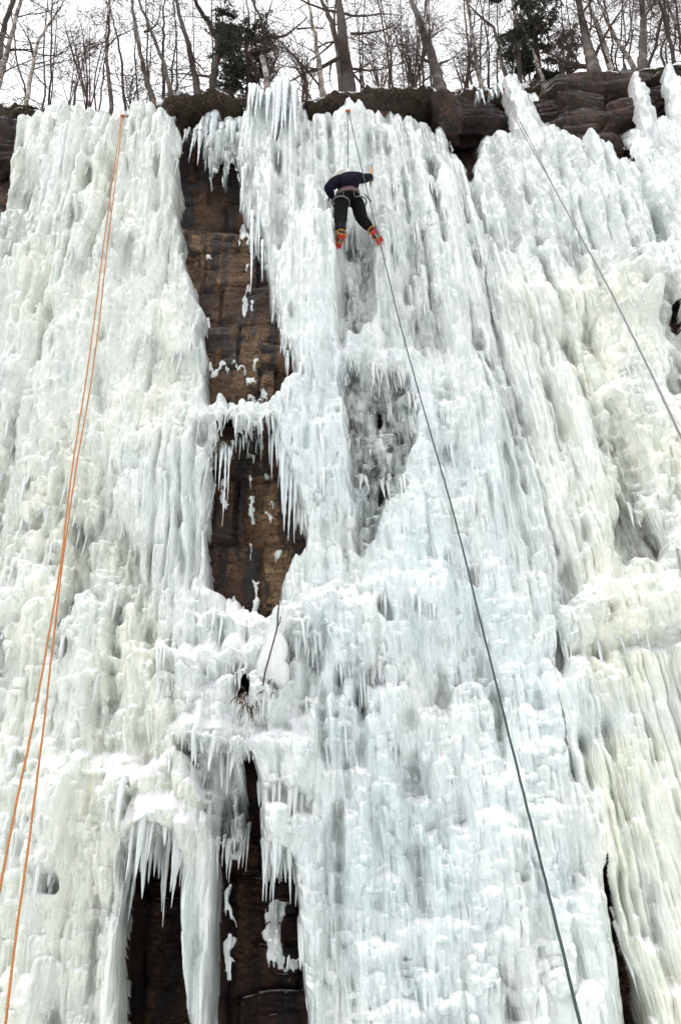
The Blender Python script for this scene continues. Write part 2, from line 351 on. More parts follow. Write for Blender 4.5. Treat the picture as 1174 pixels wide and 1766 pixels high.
# large surveyed masses: centre x, cap top y, half width px, length px, how far out (m)
MASSES = [
  (428, 694, 92, 78, .52), (440, 730, 95, 60, .42), (300, 745, 60, 120, .2), (265, 770, 40, 160, .22),
  (400, 1010, 95, 90, .34), (380, 1060, 110, 130, .5), (400, 1120, 110, 120, .55), (360, 1190, 85, 120, .5), (345, 1215, 55, 130, .45), (435, 1225, 60, 130, .40), (430, 1290, 36, 150, .38), (300, 1090, 40, 150, .28), (510, 1010, 60, 90, .32), (560, 985, 70, 120, .22),
  (500, 1240, 45, 120, .42), (470, 1355, 34, 200, .40), (520, 1380, 36, 420, .26),
  (282, 1330, 96, 150, .55), (240, 1290, 110, 110, .36), (330, 1300, 50, 170, .42), (345, 1400, 34, 620, .30), (190, 1390, 50, 640, .12), (150, 1270, 90, 190, .22), (110, 1420, 70, 500, .15),
  (650, 592, 80, 66, .34), (610, 600, 50, 50, .3), (780, 642, 95, 120, .34), (770, 690, 80, 420, .22), (690, 700, 40, 110, .2), (760, 560, 70, 150, .15), (555, 330, 44, 680, .34), (520, 560, 36, 500, .28), (470, 150, 34, 420, .16), (490, 130, 30, 560, .16),
  (700, 960, 110, 120, .2), (620, 1000, 90, 150, .24), (800, 1020, 90, 160, .16), (900, 960, 60, 200, .12), (1080, 955, 130, 120, .46), (1010, 1090, 80, 160, .30), (1100, 1080, 110, 300, .2), (1150, 1150, 70, 700, .14),
  (1140, 468, 80, 34, .55), (1000, 470, 70, 60, .22), (930, 470, 80, 90, .2), (735, 175, 60, 300, .1), (668, 172, 26, 300, .16), (900, 128, 36, 300, .14), (1010, 236, 34, 300, .22),
  (105, 180, 60, 260, .2), (170, 205, 40, 400, .18), (255, 225, 36, 420, .22), (235, 300, 50, 300, .14), (300, 480, 50, 90, .2), (325, 535, 50, 55, .30), (285, 192, 22, 300, .24), (130, 540, 70, 120, .16), (60, 600, 80, 160, .16), (200, 640, 70, 220, .12), (250, 700, 60, 200, .18),
  (60, 940, 80, 200, .12), (180, 1000, 50, 200, .14), (560, 1170, 34, 250, .2), (655, 1150, 36, 230, .24), (610, 1290, 28, 300, .28), (760, 1190, 60, 220, .14), (830, 1380, 60, 300, .14), (880, 1410, 40, 90, .22), (760, 1560, 80, 200, .14), (640, 1600, 60, 260, .14), (950, 1250, 46, 260, .16), (1040, 1260, 50, 300, .12),
]
FLUTED = [[(740, 430), (860, 450), (1000, 700), (1060, 960), (1000, 960), (940, 950), (880, 800), (800, 620)], [(950, 1180), (1240, 1100), (1300, 2100), (1060, 2100), (1020, 1500)], [(700, 200), (800, 260), (880, 480), (820, 470), (740, 330)],
  [(430, 150), (520, 160), (560, 420), (520, 640), (480, 560), (430, 300)], [(800, 700), (900, 740), (960, 960), (900, 1000), (830, 940)], [(270, 200), (315, 220), (320, 450), (280, 420)], [(60, 200), (150, 200), (140, 400), (40, 420)], [(225, 1430), (380, 1430), (385, 2100), (190, 2100)], [(230, 800), (360, 790), (360, 1000), (250, 1000)]]
# inner patches of ice on the bare rock
PATCHES = [[(336, 214), (352, 206), (372, 212), (395, 206), (418, 210), (420, 290), (400, 282), (385, 294), (365, 300), (356, 280), (345, 262)], [(372, 288), (395, 282), (420, 284), (416, 296), (390, 300)], [(412, 370), (430, 376), (434, 440), (424, 480), (414, 440)], [(414, 500), (434, 505), (440, 555), (425, 556), (418, 530)], [(430, 575), (446, 576), (444, 600), (441, 622), (436, 600)],
  [(358, 622), (380, 632), (448, 630), (452, 640), (380, 644), (362, 652)], [(424, 664), (440, 650), (460, 662), (462, 680), (446, 690), (430, 684)], [(352, 440), (362, 434), (370, 446), (356, 450)],
  [(428, 775), (438, 775), (441, 900), (444, 1060), (434, 1060), (430, 900)], [(374, 780), (392, 780), (392, 850), (388, 890), (380, 840)], [(452, 958), (490, 948), (500, 948), (485, 970), (455, 970)],
  [(456, 880), (472, 878), (474, 890), (456, 892)], [(462, 820), (472, 822), (470, 880), (464, 880)],
  [(448, 1600), (475, 1590), (515, 1596), (522, 1640), (520, 1690), (500, 1670), (470, 1690), (460, 1650)], [(455, 1555), (495, 1550), (495, 1590), (460, 1592)], [(384, 1560), (400, 1500), (404, 1690), (388, 1690)], [(380, 1440), (425, 1400), (428, 1440), (405, 1480), (388, 1475)]]
SEAMS = [  # natural grooves that part one curtain of ice from the next, from the rim down
  [(640, 60), (636, 215), (600, 420), (596, 600), (604, 720), (612, 960), (632, 1100), (640, 1200), (690, 1290), (706, 1390), (728, 1480), (742, 1766), (760, 2100)],
  [(816, 60), (815, 300), (842, 430), (868, 560), (905, 690), (945, 810), (985, 955), (985, 1060), (968, 1150), (1000, 1400), (1040, 1530), (1070, 1700), (1095, 1800), (1170, 2100)]]
YELLOW = [([(0, 700), (110, 640), (230, 850), (380, 1400), (340, 1500), (220, 1500), (210, 2100), (-200, 2100), (-200, 700)], .65), ([(860, 490), (1000, 470), (1250, 470), (1250, 900), (1250, 1300), (1000, 1200), (960, 960), (900, 700)], .58),
  ([(1000, 1300), (1250, 1200), (1300, 2100), (1100, 2100)], .85), ([(900, 185), (940, 200), (935, 250), (915, 245)], 1.2), ([(365, 760), (390, 760), (392, 800), (368, 800)], 1.0), ([(30, 200), (300, 200), (330, 500), (340, 800), (100, 800), (-100, 600)], .45)]
BLUE = [([(470, 600), (620, 560), (760, 700), (960, 1000), (1050, 1766), (540, 1766), (520, 1000)], .7), ([(120, 880), (220, 880), (220, 1230), (110, 1230)], .6)]

GROOVES = [([(156, 205), (152, 280), (146, 335)], .05, .22), ([(190, 270), (184, 350), (178, 430)], .05, .2), ([(272, 240), (273, 300), (272, 372)], .05, .24), ([(304, 215), (304, 330)], .035, .14), ([(132, 330), (122, 415)], .06, .22), ([(235, 215), (232, 300)], .05, .14), ([(62, 300), (45, 440)], .06, .2),
  ([(60, 520), (50, 640)], .06, .14), ([(170, 560), (160, 650), (172, 700)], .06, .2), ([(92, 470), (85, 560)], .05, .14), ([(250, 1060), (262, 1180)], .05, .18), ([(345, 560), (350, 690)], .04, .14), ([(240, 1250), (245, 1330)], .06, .14), ([(90, 1200), (110, 1330)], .08, .16), ([(60, 1560), (75, 1766)], .07, .14), ([(150, 1500), (145, 1766)], .07, .14), ([(300, 820), (312, 1000)], .05, .16), ([(205, 900), (200, 1000)], .05, .16),
  ([(478, 200), (484, 430)], .035, .16), ([(510, 210), (520, 420)], .035, .14), ([(545, 190), (560, 400)], .05, .14), ([(500, 520), (525, 690)], .04, .14), ([(592, 440), (588, 600)], .05, .22), ([(690, 300), (735, 470)], .05, .16), ([(745, 330), (770, 430)], .045, .24), ([(790, 330), (830, 470)], .045, .24), ([(830, 290), (870, 420)], .06, .2), ([(905, 300), (950, 460)], .06, .22), ([(962, 280), (1012, 440)], .06, .24), ([(1040, 300), (1100, 450)], .06, .2), ([(1100, 270), (1150, 420)], .06, .2), ([(700, 480), (740, 640)], .05, .12),
  ([(830, 560), (880, 700), (930, 900)], .06, .18), ([(920, 560), (1000, 800), (1015, 930)], .05, .18), ([(980, 560), (1060, 790)], .05, .18), ([(1010, 520), (1050, 640)], .05, .12), ([(955, 1000), (985, 1160)], .05, .2), ([(1030, 1120), (1060, 1300)], .05, .14), ([(1100, 1130), (1150, 1350)], .06, .16), ([(1000, 1200), (1035, 1420)], .06, .2), ([(1060, 1350), (1130, 1620)], .06, .16), ([(1110, 1420), (1170, 1700)], .05, .14), ([(1075, 1480), (1130, 1766)], .05, .2),
  ([(556, 1180), (560, 1330)], .05, .18), ([(600, 1300), (604, 1480)], .05, .16), ([(540, 1420), (552, 1600)], .05, .16), ([(640, 1380), (650, 1480)], .05, .16), ([(760, 1100), (765, 1200)], .06, .14), ([(790, 1300), (800, 1420)], .06, .12), ([(860, 1180), (880, 1330)], .05, .14), ([(700, 1560), (705, 1700)], .05, .12), ([(600, 1620), (610, 1766)], .05, .12), ([(880, 1560), (905, 1766)], .06, .12)]
SNOWY = [[(335, 690), (515, 690), (520, 765), (470, 780), (400, 770), (330, 745)], [(300, 1040), (380, 1000), (440, 1040), (480, 1080), (520, 1060), (600, 1000), (640, 1020), (560, 1120), (490, 1190), (480, 1260), (440, 1400), (380, 1390), (330, 1260), (280, 1200), (285, 1090)],
  [(575, 585), (700, 590), (690, 625), (580, 625)], [(1075, 460), (1240, 440), (1240, 495), (1080, 500)], [(450, 1350), (510, 1350), (505, 1400), (450, 1400)], [(180, 1330), (340, 1290), (380, 1400), (350, 1440), (200, 1440)], [(470, 1230), (540, 1240), (530, 1290), (480, 1290)], [(320, 500), (375, 540), (375, 565), (310, 545)]]
GX0, GX1, GY0, GY1, GS = -220.0, 1394.0, 50.0, 2060.0, 1.6
gxs = np.arange(GX0, GX1, GS); gys = np.arange(GY0, GY1, GS)
PX, PY = np.meshgrid(gxs, gys)
P0 = survey(PX, PY)
WX, WY, WZ = (P0[..., k].astype(np.float32) for k in range(3))
SCL = (FPX / np.maximum(1e-3, -((P0 - np.array([0, 0, CAM_Z])) @ CR)[..., 2])).astype(np.float32)   # photograph px per metre across
ny, nx = PX.shape
# ragged survey outlines: they run into drips downwards
wob = 5.0 * fbm(WX * 7, WZ * 5, 11, 3)
drip = fbm(WX * 9, WZ * 0.5, 21, 3)
EX, EY = to_px(WX, WY + .26, WZ)
RX = (EX + wob * 1.2 + 5 * fbm(WX * 16, WZ * 6, 12, 3)).astype(np.float32); RY = (EY + 4 * fbm(WX * 5, WZ * 5, 31, 3) - 16 * drip * smooth(2, 10, WZ) - 10 * drip).astype(np.float32)
RXN = (EX + 7 * fbm(WX * 2.2, WZ * 1.1, 13, 3) + 1.5 * fbm(WX * 9, WZ * 2.2, 14, 2)).astype(np.float32)
def mask(poly, ragged=True, grow=40):
    xs = [p[0] for p in poly]; ys = [p[1] for p in poly]
    i0 = max(0, int((min(xs) - grow - GX0) / GS)); i1 = min(nx, int((max(xs) + grow - GX0) / GS) + 2)
    j0 = max(0, int((min(ys) - grow - GY0) / GS)); j1 = min(ny, int((max(ys) + grow - GY0) / GS) + 2)
    m = np.zeros((ny, nx), np.float32)
    a, b = (RXN, RY) if ragged == 2 else (RX, RY) if ragged else (PX, PY)
    m[j0:j1, i0:i1] = inpoly(a[j0:j1, i0:i1], b[j0:j1, i0:i1], poly); return m
def lobe(F, X0, Z0, w, L, p, taper=.5, capf=1.0, flat=2.0, end=.8):
    """one drip of ice: a rounded cap, a long body, a ragged tapering end; the field keeps the outermost"""
    y = base_y(np.float32(X0), np.float32(Z0))
    x_, y_ = to_px(np.array([X0 - w, X0 + w, X0 - w, X0 + w]), np.full(4, float(y)), np.array([Z0, Z0, Z0 - L, Z0 - L]))
    i0 = int((x_.min() - 3 - GX0) / GS); i1 = int((x_.max() + 3 - GX0) / GS) + 2; j0 = int((y_.min() - 3 - GY0) / GS); j1 = int((y_.max() + 3 - GY0) / GS) + 2
    i0 = max(i0, 0); j0 = max(j0, 0); i1 = min(i1, nx); j1 = min(j1, ny)
    if i1 <= i0 or j1 <= j0: return
    t = (Z0 - WZ[j0:j1, i0:i1]) / L
    ww = w * (1 - taper * np.clip(t, 0, 1) ** 2)
    ds = np.abs(WX[j0:j1, i0:i1] - X0) / ww
    tr = min(.5, capf * w / L)
    cross = np.sqrt(np.clip(1 - ds ** flat - np.clip(1 - t / tr, 0, 1) ** 2, 0, 1)); cap = 1
    tail = 1 - smooth(end, 1.0, t) * (1 - 0.0)
    body = 1 - .45 * np.clip(t, 0, 1)
    s = np.where((t > 0) & (t < 1), cross * cap * tail * body, 0) * p
    np.maximum(F[j0:j1, i0:i1], s, out=F[j0:j1, i0:i1])

flute = np.zeros((ny, nx), np.float32)
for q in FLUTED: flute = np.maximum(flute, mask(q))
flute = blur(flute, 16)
def scatter(n, wr, Lr, pr, seed, taper=.5, end=.8, flat=2.0):
    F = np.zeros((ny, nx), np.float32); r = np.random.default_rng(seed)
    X = r.uniform(-7, 7.5, n); Z = r.uniform(0.6, 17, n)
    py_x, py_y = to_px(X, base_y(X, Z), Z)
    ii = ((py_x - GX0) / GS).astype(int); jj = ((py_y - GY0) / GS).astype(int)
    ok = (ii >= 0) & (ii < nx) & (jj >= 0) & (jj < ny)
    for k in np.nonzero(ok)[0]:
        fl = float(flute[jj[k], ii[k]]); u = r.random() ** 1.6
        w = wr[0] + (wr[1] - wr[0]) * u; L = (Lr[0] + (Lr[1] - Lr[0]) * r.random() ** 1.5) * (1 + 1.6 * fl); w *= (1 - .35 * fl)
        p = pr[0] + (pr[1] - pr[0]) * r.random(); p *= (1 - .45 * fl)
        lobe(F, X[k], Z[k], w, L, p, taper * r.uniform(.6, 1.3), r.uniform(.6, 1.3), flat, end)
    return F
M1 = scatter(230, (.22, .55), (1.6, 5.0), (.10, .26), 1, .3, .7, 2.4)
M2 = scatter(2300, (.07, .24), (.3, 1.5), (.06, .19), 2, .5, .72)
M3 = np.maximum(scatter(9000, (.03, .10), (.08, .55), (.025, .08), 3, .6, .7), scatter(5000, (.035, .11), (.06, .2), (.03, .09), 5, .3, .6))
M4 = scatter(30000, (.014, .036), (.04, .22), (.010, .030), 4, .6, .7)
M1B = scatter(900, (.06, .17), (1.2, 3.2), (.10, .22), 9, .35, .8) * smooth(.15, .6, flute + .5 * smooth(9.5, 12, WZ) + .6 * np.clip(fbm(WX * .6, WZ * .3, 43, 2), 0, 1))
M3 = M3 * (1 - .3 * smooth(.2, .7, flute))
MB_ = np.zeros((ny, nx), np.float32)
for cx, ty, hw, ln, p in MASSES:
    a = at(cx, ty, -.6 * p); b = at(cx, ty + ln, -.6 * p); sc = FPX / (CAMROT.transposed() @ (a - Vector((0, 0, CAM_Z)))).z * -1
    lobe(MB_, a.x, a.z, hw / sc, max(.15, a.z - b.z), p, .25, .6, 2.6, .75)
MB_ = .45 * MB_ + .55 * blur(MB_, 4)

noice = np.zeros((ny, nx), np.float32)
for q in NOICE: noice = np.maximum(noice, mask(q, 2))
patch = np.zeros((ny, nx), np.float32)
for q in PATCHES: patch = np.maximum(patch, mask(q))
rec = np.zeros((ny, nx), np.float32); clear = np.zeros((ny, nx), np.float32)
for q, dp, cl in RECESS:
    if min(p[1] for p in q) > 1000 and max(p[0] for p in q) > 560 and max(p[0] for p in q) < 950: dp, cl = dp * .7, cl * .25; cx_ = sum(p[0] for p in q) / len(q); q = [(cx_ + (p[0] - cx_) * .62, p[1]) for p in q]
    m = mask(q); rec = np.maximum(rec, blur(m, 2) * dp); clear = np.maximum(clear, blur(m, 4) * cl)
clear *= .55 + .9 * np.clip(.5 + fbm(WX * 4, WZ * 2, 61, 3), 0, 1)
clear += .22 * smooth(.25, .6, fbm(WX * 1.6, WZ * .7, 66, 3)) * smooth(3, 9, WZ)

TOPF = smooth(.04, .5, blur(mask(NOICE[0], 2), 9))
# distance (in metres, roughly) to bare rock, by repeated blurring: rounds the ice off at its edges
edge = np.zeros((ny, nx), np.float32)
for r_, w_ in ((2, .3), (6, .35), (16, .35)):
    edge += w_ * np.clip(2 * blur(noice, r_), 0, 1)
THICK = .42
CALM = smooth(7, 11, WZ) * (1 - .5 * smooth(.1, .5, fbm(WX * .5, WZ * .5, 45, 2)))
M2 *= 1 - .45 * CALM; M3 *= 1 - .5 * CALM; M4 *= 1 - .35 * CALM
VAR = .65 + .75 * np.clip(.5 + .9 * fbm(WX * .7, WZ * .5, 47, 3), 0, 1); M3 *= VAR
h = .13 * fbm(WX * .55, WZ * .28, 41, 3) + ((.9 + .5 * CALM) * M1 + 1.25 * M1B + .85 * M2) * (1 - .8 * TOPF) + MB_ * (1 - .4 * TOPF) + M3 + M4 - .33 + .12 * TOPF
h += flute * (.030 * perlin(WX * 11 + .6 * perlin(WX * 3, WZ * .8, 52), WZ * .35, 51) + .020 * perlin(WX * 27, WZ * .7, 53))
h += .014 * fbm(WX * 14, WZ * 5, 55, 3) - .022 * smooth(.12, .5, fbm(WX * 16, WZ * 1.6, 57, 3))
_g1 = 4 * fbm(WX * 3, WZ * 2, 58, 2); _g2 = np.clip(.75 + .9 * fbm(WX * 2, WZ * 1.8, 59, 2), 0, 1.3)
for pl, wd, dp in GROOVES:
    ys_ = [p[1] for p in pl]; xs_ = [p[0] for p in pl]
    W_ = np.s_[max(0, int((ys_[0] - 30 - GY0) / GS)):int((ys_[-1] + 12 - GY0) / GS), max(0, int((min(xs_) - 45 - GX0) / GS)):int((max(xs_) + 45 - GX0) / GS)]
    d_ = np.abs(PX[W_] - np.interp(PY[W_], ys_, xs_) - _g1[W_]) / SCL[W_]; fade = smooth(ys_[0] - 25, ys_[0] + 12, PY[W_]) * (1 - smooth(ys_[-1] - 30, ys_[-1] + 8, PY[W_]))
    h[W_] -= dp * np.exp(-(d_ / wd) ** 1.5) * fade * _g2[W_]
rk = np.clip(blur((rec > .05).astype(np.float32), 3) * 1.4, 0, 1) * np.clip(rec / .22, 0, 1)
h = h * (1 - .6 * rk) + .6 * rk * (-.16 + .8 * M2 + 1.2 * M3 + M4) - rec * (.85 + .15 * np.clip(1 - 4 * (M2 - .05), 0, 1))
BULB = scatter(2600, (.05, .20), (.10, .34), (.05, .16), 8, .2, .55)
snowy = np.zeros((ny, nx), np.float32)
for q in SNOWY: snowy = np.maximum(snowy, mask(q))
snowy = blur(snowy, 7); h += snowy * 1.1 * BULB + .3 * BULB * (1 - flute)
seamx = [np.interp(PY, [p[1] for p in s], [p[0] for p in s]) + 7 * fbm(WX * 2, WZ * 1.2, 71 + k, 2) for k, s in enumerate(SEAMS)]
for k, sx in enumerate(seamx):
    d = np.abs(PX - sx) / SCL
    h -= (.26 if k == 1 else .13) * np.exp(-(d / (.11 if k == 1 else .08)) ** 1.3) * (.6 + .5 * perlin(WX, WZ * .8, 77 + k))
h = h - (THICK + .1) * edge ** 2 * np.where(PY < 270, .55, 1)
patch = patch * (fbm(WX * 6, WZ * 2.5, 64, 4) > -.16)
pe = np.clip(blur(patch, 2) * 1.6 - .3, 0, 1)
h = np.where(noice > .5, -THICK - .12, np.where(edge < .25, np.maximum(h, -THICK + .05), h))
hp = -THICK + .04 + .10 * np.sqrt(np.clip(pe, 0, 1)) + .5 * M3 + M4
h = np.where((patch > .5) & (noice > .5), hp, h)
ispatch = (patch > .5) & (noice > .5)
present = (noice < .5) | ispatch
h = np.maximum(h, -THICK - .12)
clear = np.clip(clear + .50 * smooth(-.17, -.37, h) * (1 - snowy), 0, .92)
drop = (.30 * (M2 + M3) + .25 * MB_ + .35 * M4) * (1 - .9 * smooth(.05, .5, edge))
IX = WX + .02 * fbm(WX * 2.5, WZ * 1.5, 81, 3); IY = WY - h; IZ = WZ - drop
tint = np.ones((ny, nx, 3), np.float32) * np.array([.845, .88, .86], np.float32)
yel = np.zeros((ny, nx), np.float32); blu = np.zeros((ny, nx), np.float32)
for q, a in YELLOW: yel = np.maximum(yel, blur(mask(q), 14) * a)
for q, a in BLUE: blu = np.maximum(blu, blur(mask(q), 22) * a)
yn = np.clip(.72 + .5 * fbm(WX * 1.3, WZ * .5, 91, 4), 0, 1.2) * yel; bn = np.clip(.55 + .8 * fbm(WX * 1.2, WZ * .7, 96, 4), 0, 1.2) * blu
tint += yn[..., None] * (np.array([.88, .875, .70]) - np.array([.845, .88, .86])) + bn[..., None] * (np.array([.80, .887, .888]) - np.array([.845, .88, .86]))
tint = np.clip(tint, .3, .92)

lab = np.zeros((ny, nx), np.int8)
lab[PX > seamx[0]] = 1; lab[PX > seamx[1]] = 2
left = (PX < np.interp(PY, [0, 200, 420, 560, 690, 770, 1000, 1100, 1250, 1440, 2100], [366, 366, 366, 372, 340, 372, 362, 300, 300, 379, 379]))
lab[(lab == 0) & left] = 3
lab[(lab == 0) & (PY > 1000) & (PY < 1500) & (PX < np.interp(PY, [1000, 1080, 1130, 1250, 1400, 1500], [470, 485, 480, 470, 448, 448]))] = 4
lab[(lab == 0) & (PY > 690) & (PY < 940) & (PX < np.interp(PY, [690, 770, 800, 940], [515, 505, 470, 455]))] = 5
for kp, q in enumerate(PATCHES): lab[ispatch & (blur(mask(q), 2) > .2)] = 10 + kp
clear = np.where(ispatch, .25 + .5 * np.clip(.5 + fbm(WX * 5, WZ * 3, 63, 3), 0, 1), clear); present &= ~(ispatch & (lab < 10)); ispatch &= lab >= 10
ICE = {0: ('ice_curtain', 'white fluted ice pillar running full height just right of the brown rock chimney', 'ice curtain'),
       1: ('ice_curtain', 'broad bluish white ice curtain that the climber is on, crossed by the dark rope', 'ice curtain'),
       2: ('ice_curtain', 'yellowish fluted ice curtain under the grey rope, sweeping down the right side', 'ice curtain'),
       3: ('ice_curtain', 'greenish cream ice curtain behind the orange ropes, left of the brown rock chimney', 'ice curtain'),
       4: ('snow_mound', 'lumpy snow covered ice mound filling the rock chimney around the iced twig', 'snow mound'),
       5: ('snow_ledge', 'snowy ice shelf with hanging icicles across the middle of the rock chimney', 'snow ledge'),
       }
for kp, q in enumerate(PATCHES):
    cy_ = sum(p[1] for p in q) / len(q)
    ICE[10 + kp] = ('ice_patch', 'thin grey ice sheet on the rock behind the fringe of icicles at the chimney top' if cy_ < 320 else 'small broken ice patch frozen onto the brown rock of the upper opening' if cy_ < 700 else 'narrow ice streak or patch frozen onto the rock below the snowy shelf' if cy_ < 1100 else 'ragged ice patch frozen onto the dark rock at the bottom, right of the free pillar', 'ice patch')
ICE_OBJ = {}
idx = np.arange(ny * nx).reshape(ny, nx)
q_ = np.stack([idx[:-1, :-1], idx[1:, :-1], idx[1:, 1:], idx[:-1, 1:]], -1).reshape(-1, 4)
pq = (present[:-1, :-1] & present[1:, :-1] & present[1:, 1:] & present[:-1, 1:]) | ((h[:-1, :-1] > -THICK) & (h[1:, 1:] > -THICK) & (h[1:, :-1] > -THICK) & (h[:-1, 1:] > -THICK))
pq = pq.ravel(); lq = lab[:-1, :-1].ravel()
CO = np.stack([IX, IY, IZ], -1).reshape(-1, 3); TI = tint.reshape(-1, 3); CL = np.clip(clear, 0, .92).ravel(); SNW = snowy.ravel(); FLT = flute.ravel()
for k, (nm, lbl, cat) in ICE.items():
    qq = q_[pq & (lq == k)]
    if not len(qq): continue
    if k >= 10:                                                   # every separate piece of ice on the rock is an object of its own
        root_ = {}
        def find(a):
            while root_.setdefault(a, a) != a: root_[a] = root_[root_[a]]; a = root_[a]
            return a
        for f in qq.tolist():
            for b in f[1:]: root_[find(f[0])] = find(b)
        comp = np.array([find(f[0]) for f in qq.tolist()]); parts_ = [qq[comp == c] for c in np.unique(comp)]; parts_ = [p for p in parts_ if len(p) >= 14]
    else: parts_ = [qq]
    for qq in parts_:
      u, inv = np.unique(qq, return_inverse=True)
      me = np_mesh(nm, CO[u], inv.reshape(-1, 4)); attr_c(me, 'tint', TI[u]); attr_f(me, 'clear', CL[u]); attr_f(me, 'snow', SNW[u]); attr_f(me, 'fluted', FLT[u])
      o = ICE_OBJ[k] = link_mesh(nm, me, M_ICE); tag(o, lbl, cat, 'curtains of ice on the cliff' if cat == 'ice curtain' else 'ice patches on the bare rock' if k >= 10 else None)

# depth of the ice along a line of sight, to stand things on it and hang things from it
_zx, _zy = to_px(IX, IY, IZ); ZB = np.full((1000, 760), 99.0)
_ok = present & (_zx > -170) & (_zx < 1340) & (_zy > 0) & (_zy < 1990)
np.minimum.at(ZB, ((_zy[_ok] / 2).astype(int), ((_zx[_ok] + 170) / 2).astype(int)), IY[_ok].astype(float))
def at_ice(px, py, out_=0.0, rr_=2):
    i, j = int(py / 2), int((px + 170) / 2); w = ZB[max(0, i - rr_):i + rr_ + 1, max(0, j - rr_):j + rr_ + 1]; w = w[w < 90]
    return at(px, py) if not len(w) else at_y(px, py, float(np.median(w)) - out_)

# small icicles under the lips of each curtain
def fringe(root, labk, count, seed):
    r = np.random.default_rng(seed); k_ = 5
    drop_ = np.zeros((ny, nx), np.float32); drop_[:-k_] = h[:-k_] - h[k_:]
    sel = present & (lab == labk) & (drop_ > .075) & (h > -.28) & (PY > 185)
    jj, ii = np.nonzero(sel)
    if not len(jj): return
    m = MB(); pick = r.choice(len(jj), min(count, len(jj)), replace=False)
    for q in pick:
        j, i = jj[q], ii[q]; p = Vector((float(IX[j, i]), float(IY[j, i]) + .012, float(IZ[j, i]))); L = float(.04 + .34 * r.random() ** 3) * (1 + .5 * float(flute[j, i])); r0 = float(.008 + .016 * r.random()) * (.7 + L * 1.5)
        a, b = r.uniform(-.04, .04), r.uniform(-.05, .02)
        m.tube([p + Vector((0, .05, .05)), p, p + Vector((a * L, b * L, -L * .45)), p + Vector((a * L * 2, b * L * 2, -L * .8)), p + Vector((a * L * 2.2, b * L * 2.3, -L))], [r0, r0, r0 * .75, r0 * .4, .0015], 6, False)
    o = m.build('icicle_fringe', M_ICE, None); o.parent = root; o['kind'] = 'stuff'
    n = len(o.data.vertices); attr_c(o.data, 'tint', np.tile(np.array([.84, .875, .865]), (n, 1))); attr_f(o.data, 'clear', np.full(n, .12))
for k, cnt in ((0, 300), (1, 560), (2, 170), (3, 460), (4, 80), (5, 40)):
    if k in ICE_OBJ: fringe(ICE_OBJ[k], k, cnt, 500 + k)

# ------------------------------------------------------------------ the rock face behind the ice
RS = 2.4
rx = np.arange(-420, 1600, RS); ry = np.arange(70, 2300, RS); QX, QY = np.meshgrid(rx, ry)
RP = survey(QX, QY, THICK); BX, BY, BZ = (RP[..., k].astype(np.float32) for k in range(3))
RIM = [(-420, 215), (0, 192), (90, 188), (200, 190), (290, 184), (330, 172), (415, 168), (430, 160), (520, 165), (620, 172), (640, 160), (760, 168), (880, 150), (940, 140), (1110, 122), (1174, 110), (1600, 20)]
rimy = np.interp(QX, [p[0] for p in RIM], [p[1] for p in RIM])
bed = BZ * 1.15 + .25 * fbm(BX * .5, BZ * .3, 101, 2); lay = np.floor(bed); fb = bed - lay
jt = perlin(lay * 7.3 + .5, np.floor(BX * .9 + .37 * lay) * 3.1 + .5, 103)
rh = .16 * perlin(lay * 3.7 + .31, BX * .6, 105) + .10 * jt - .13 * np.exp(-np.minimum(fb, 1 - fb) / .028) - .11 * np.exp(-np.abs(((BX * 1.25 + .37 * lay) % 1) - .5) / .018)
bed2 = BZ * 4.2 + .3 * fbm(BX * 1.2, BZ, 107, 2); fb2 = bed2 - np.floor(bed2)
rh += .035 * perlin(np.floor(bed2) * 2.7 + .3, BX * 1.7, 109) - .02 * np.exp(-np.minimum(fb2, 1 - fb2) / .08)
rh += .03 * fbm(BX * 3, BZ * 3, 111, 5) + .02 * np.abs(fbm(BX * 6, BZ * 11, 117, 4)) - .06 * smooth(.25, .6, fbm(BX * 1.4, BZ * 5, 119, 3))
rdeep = np.zeros(QX.shape, np.float32)
for q, dp in (([(215, 1430), (320, 1430), (335, 2200), (190, 2200)], .75), ([(376, 1380), (450, 1370), (520, 1480), (540, 2200), (370, 2200)], .55), ([(305, 185), (425, 185), (440, 380), (300, 380)], .30), ([(300, 370), (440, 380), (515, 700), (350, 700)], .02), ([(690, 165), (900, 150), (900, 260), (760, 320)], .35), ([(1030, 1480), (1070, 1500), (1200, 2200), (1100, 2200)], .2)):
    rdeep = np.maximum(rdeep, blur(inpoly(QX, QY, q).astype(np.float32), 4) * dp)
rh -= rdeep
BY2 = BY - rh + .10
keep = (QY > rimy - 6)
ridx = np.arange(QX.size).reshape(QX.shape)
rq = np.stack([ridx[:-1, :-1], ridx[1:, :-1], ridx[1:, 1:], ridx[:-1, 1:]], -1).reshape(-1, 4)
kq = (keep[:-1, :-1] & keep[1:, :-1] & keep[1:, 1:] & keep[:-1, 1:]).ravel()
u, inv = np.unique(rq[kq], return_inverse=True)
me = np_mesh('rock_cliff', np.stack([BX, BY2, BZ], -1).reshape(-1, 3)[u], inv.reshape(-1, 4))
och = np.zeros(QX.shape, np.float32)
for q, a in (([(300, 372), (425, 372), (430, 470), (310, 480)], .75), ([(395, 540), (515, 540), (520, 705), (395, 660)], .6), ([(440, 775), (520, 775), (525, 1090), (450, 1090)], 1.0), ([(350, 560), (400, 560), (400, 640), (350, 640)], .4), ([(1030, 1480), (1070, 1500), (1200, 2200), (1100, 2200)], .8)):
    och = np.maximum(och, blur(inpoly(QX + 8 * fbm(BX * 3, BZ * 3, 131, 3), QY, q).astype(np.float32), 2) * a)
attr_f(me, 'ochre', (och * np.clip(.8 + .7 * fbm(BX * 2.5, BZ * 1.5, 133, 3), 0, 1)).ravel()[u])
tag(link_mesh('rock_cliff', me, M_ROCK), 'dark brown layered rock cliff behind the ice', 'cliff', kind='structure')

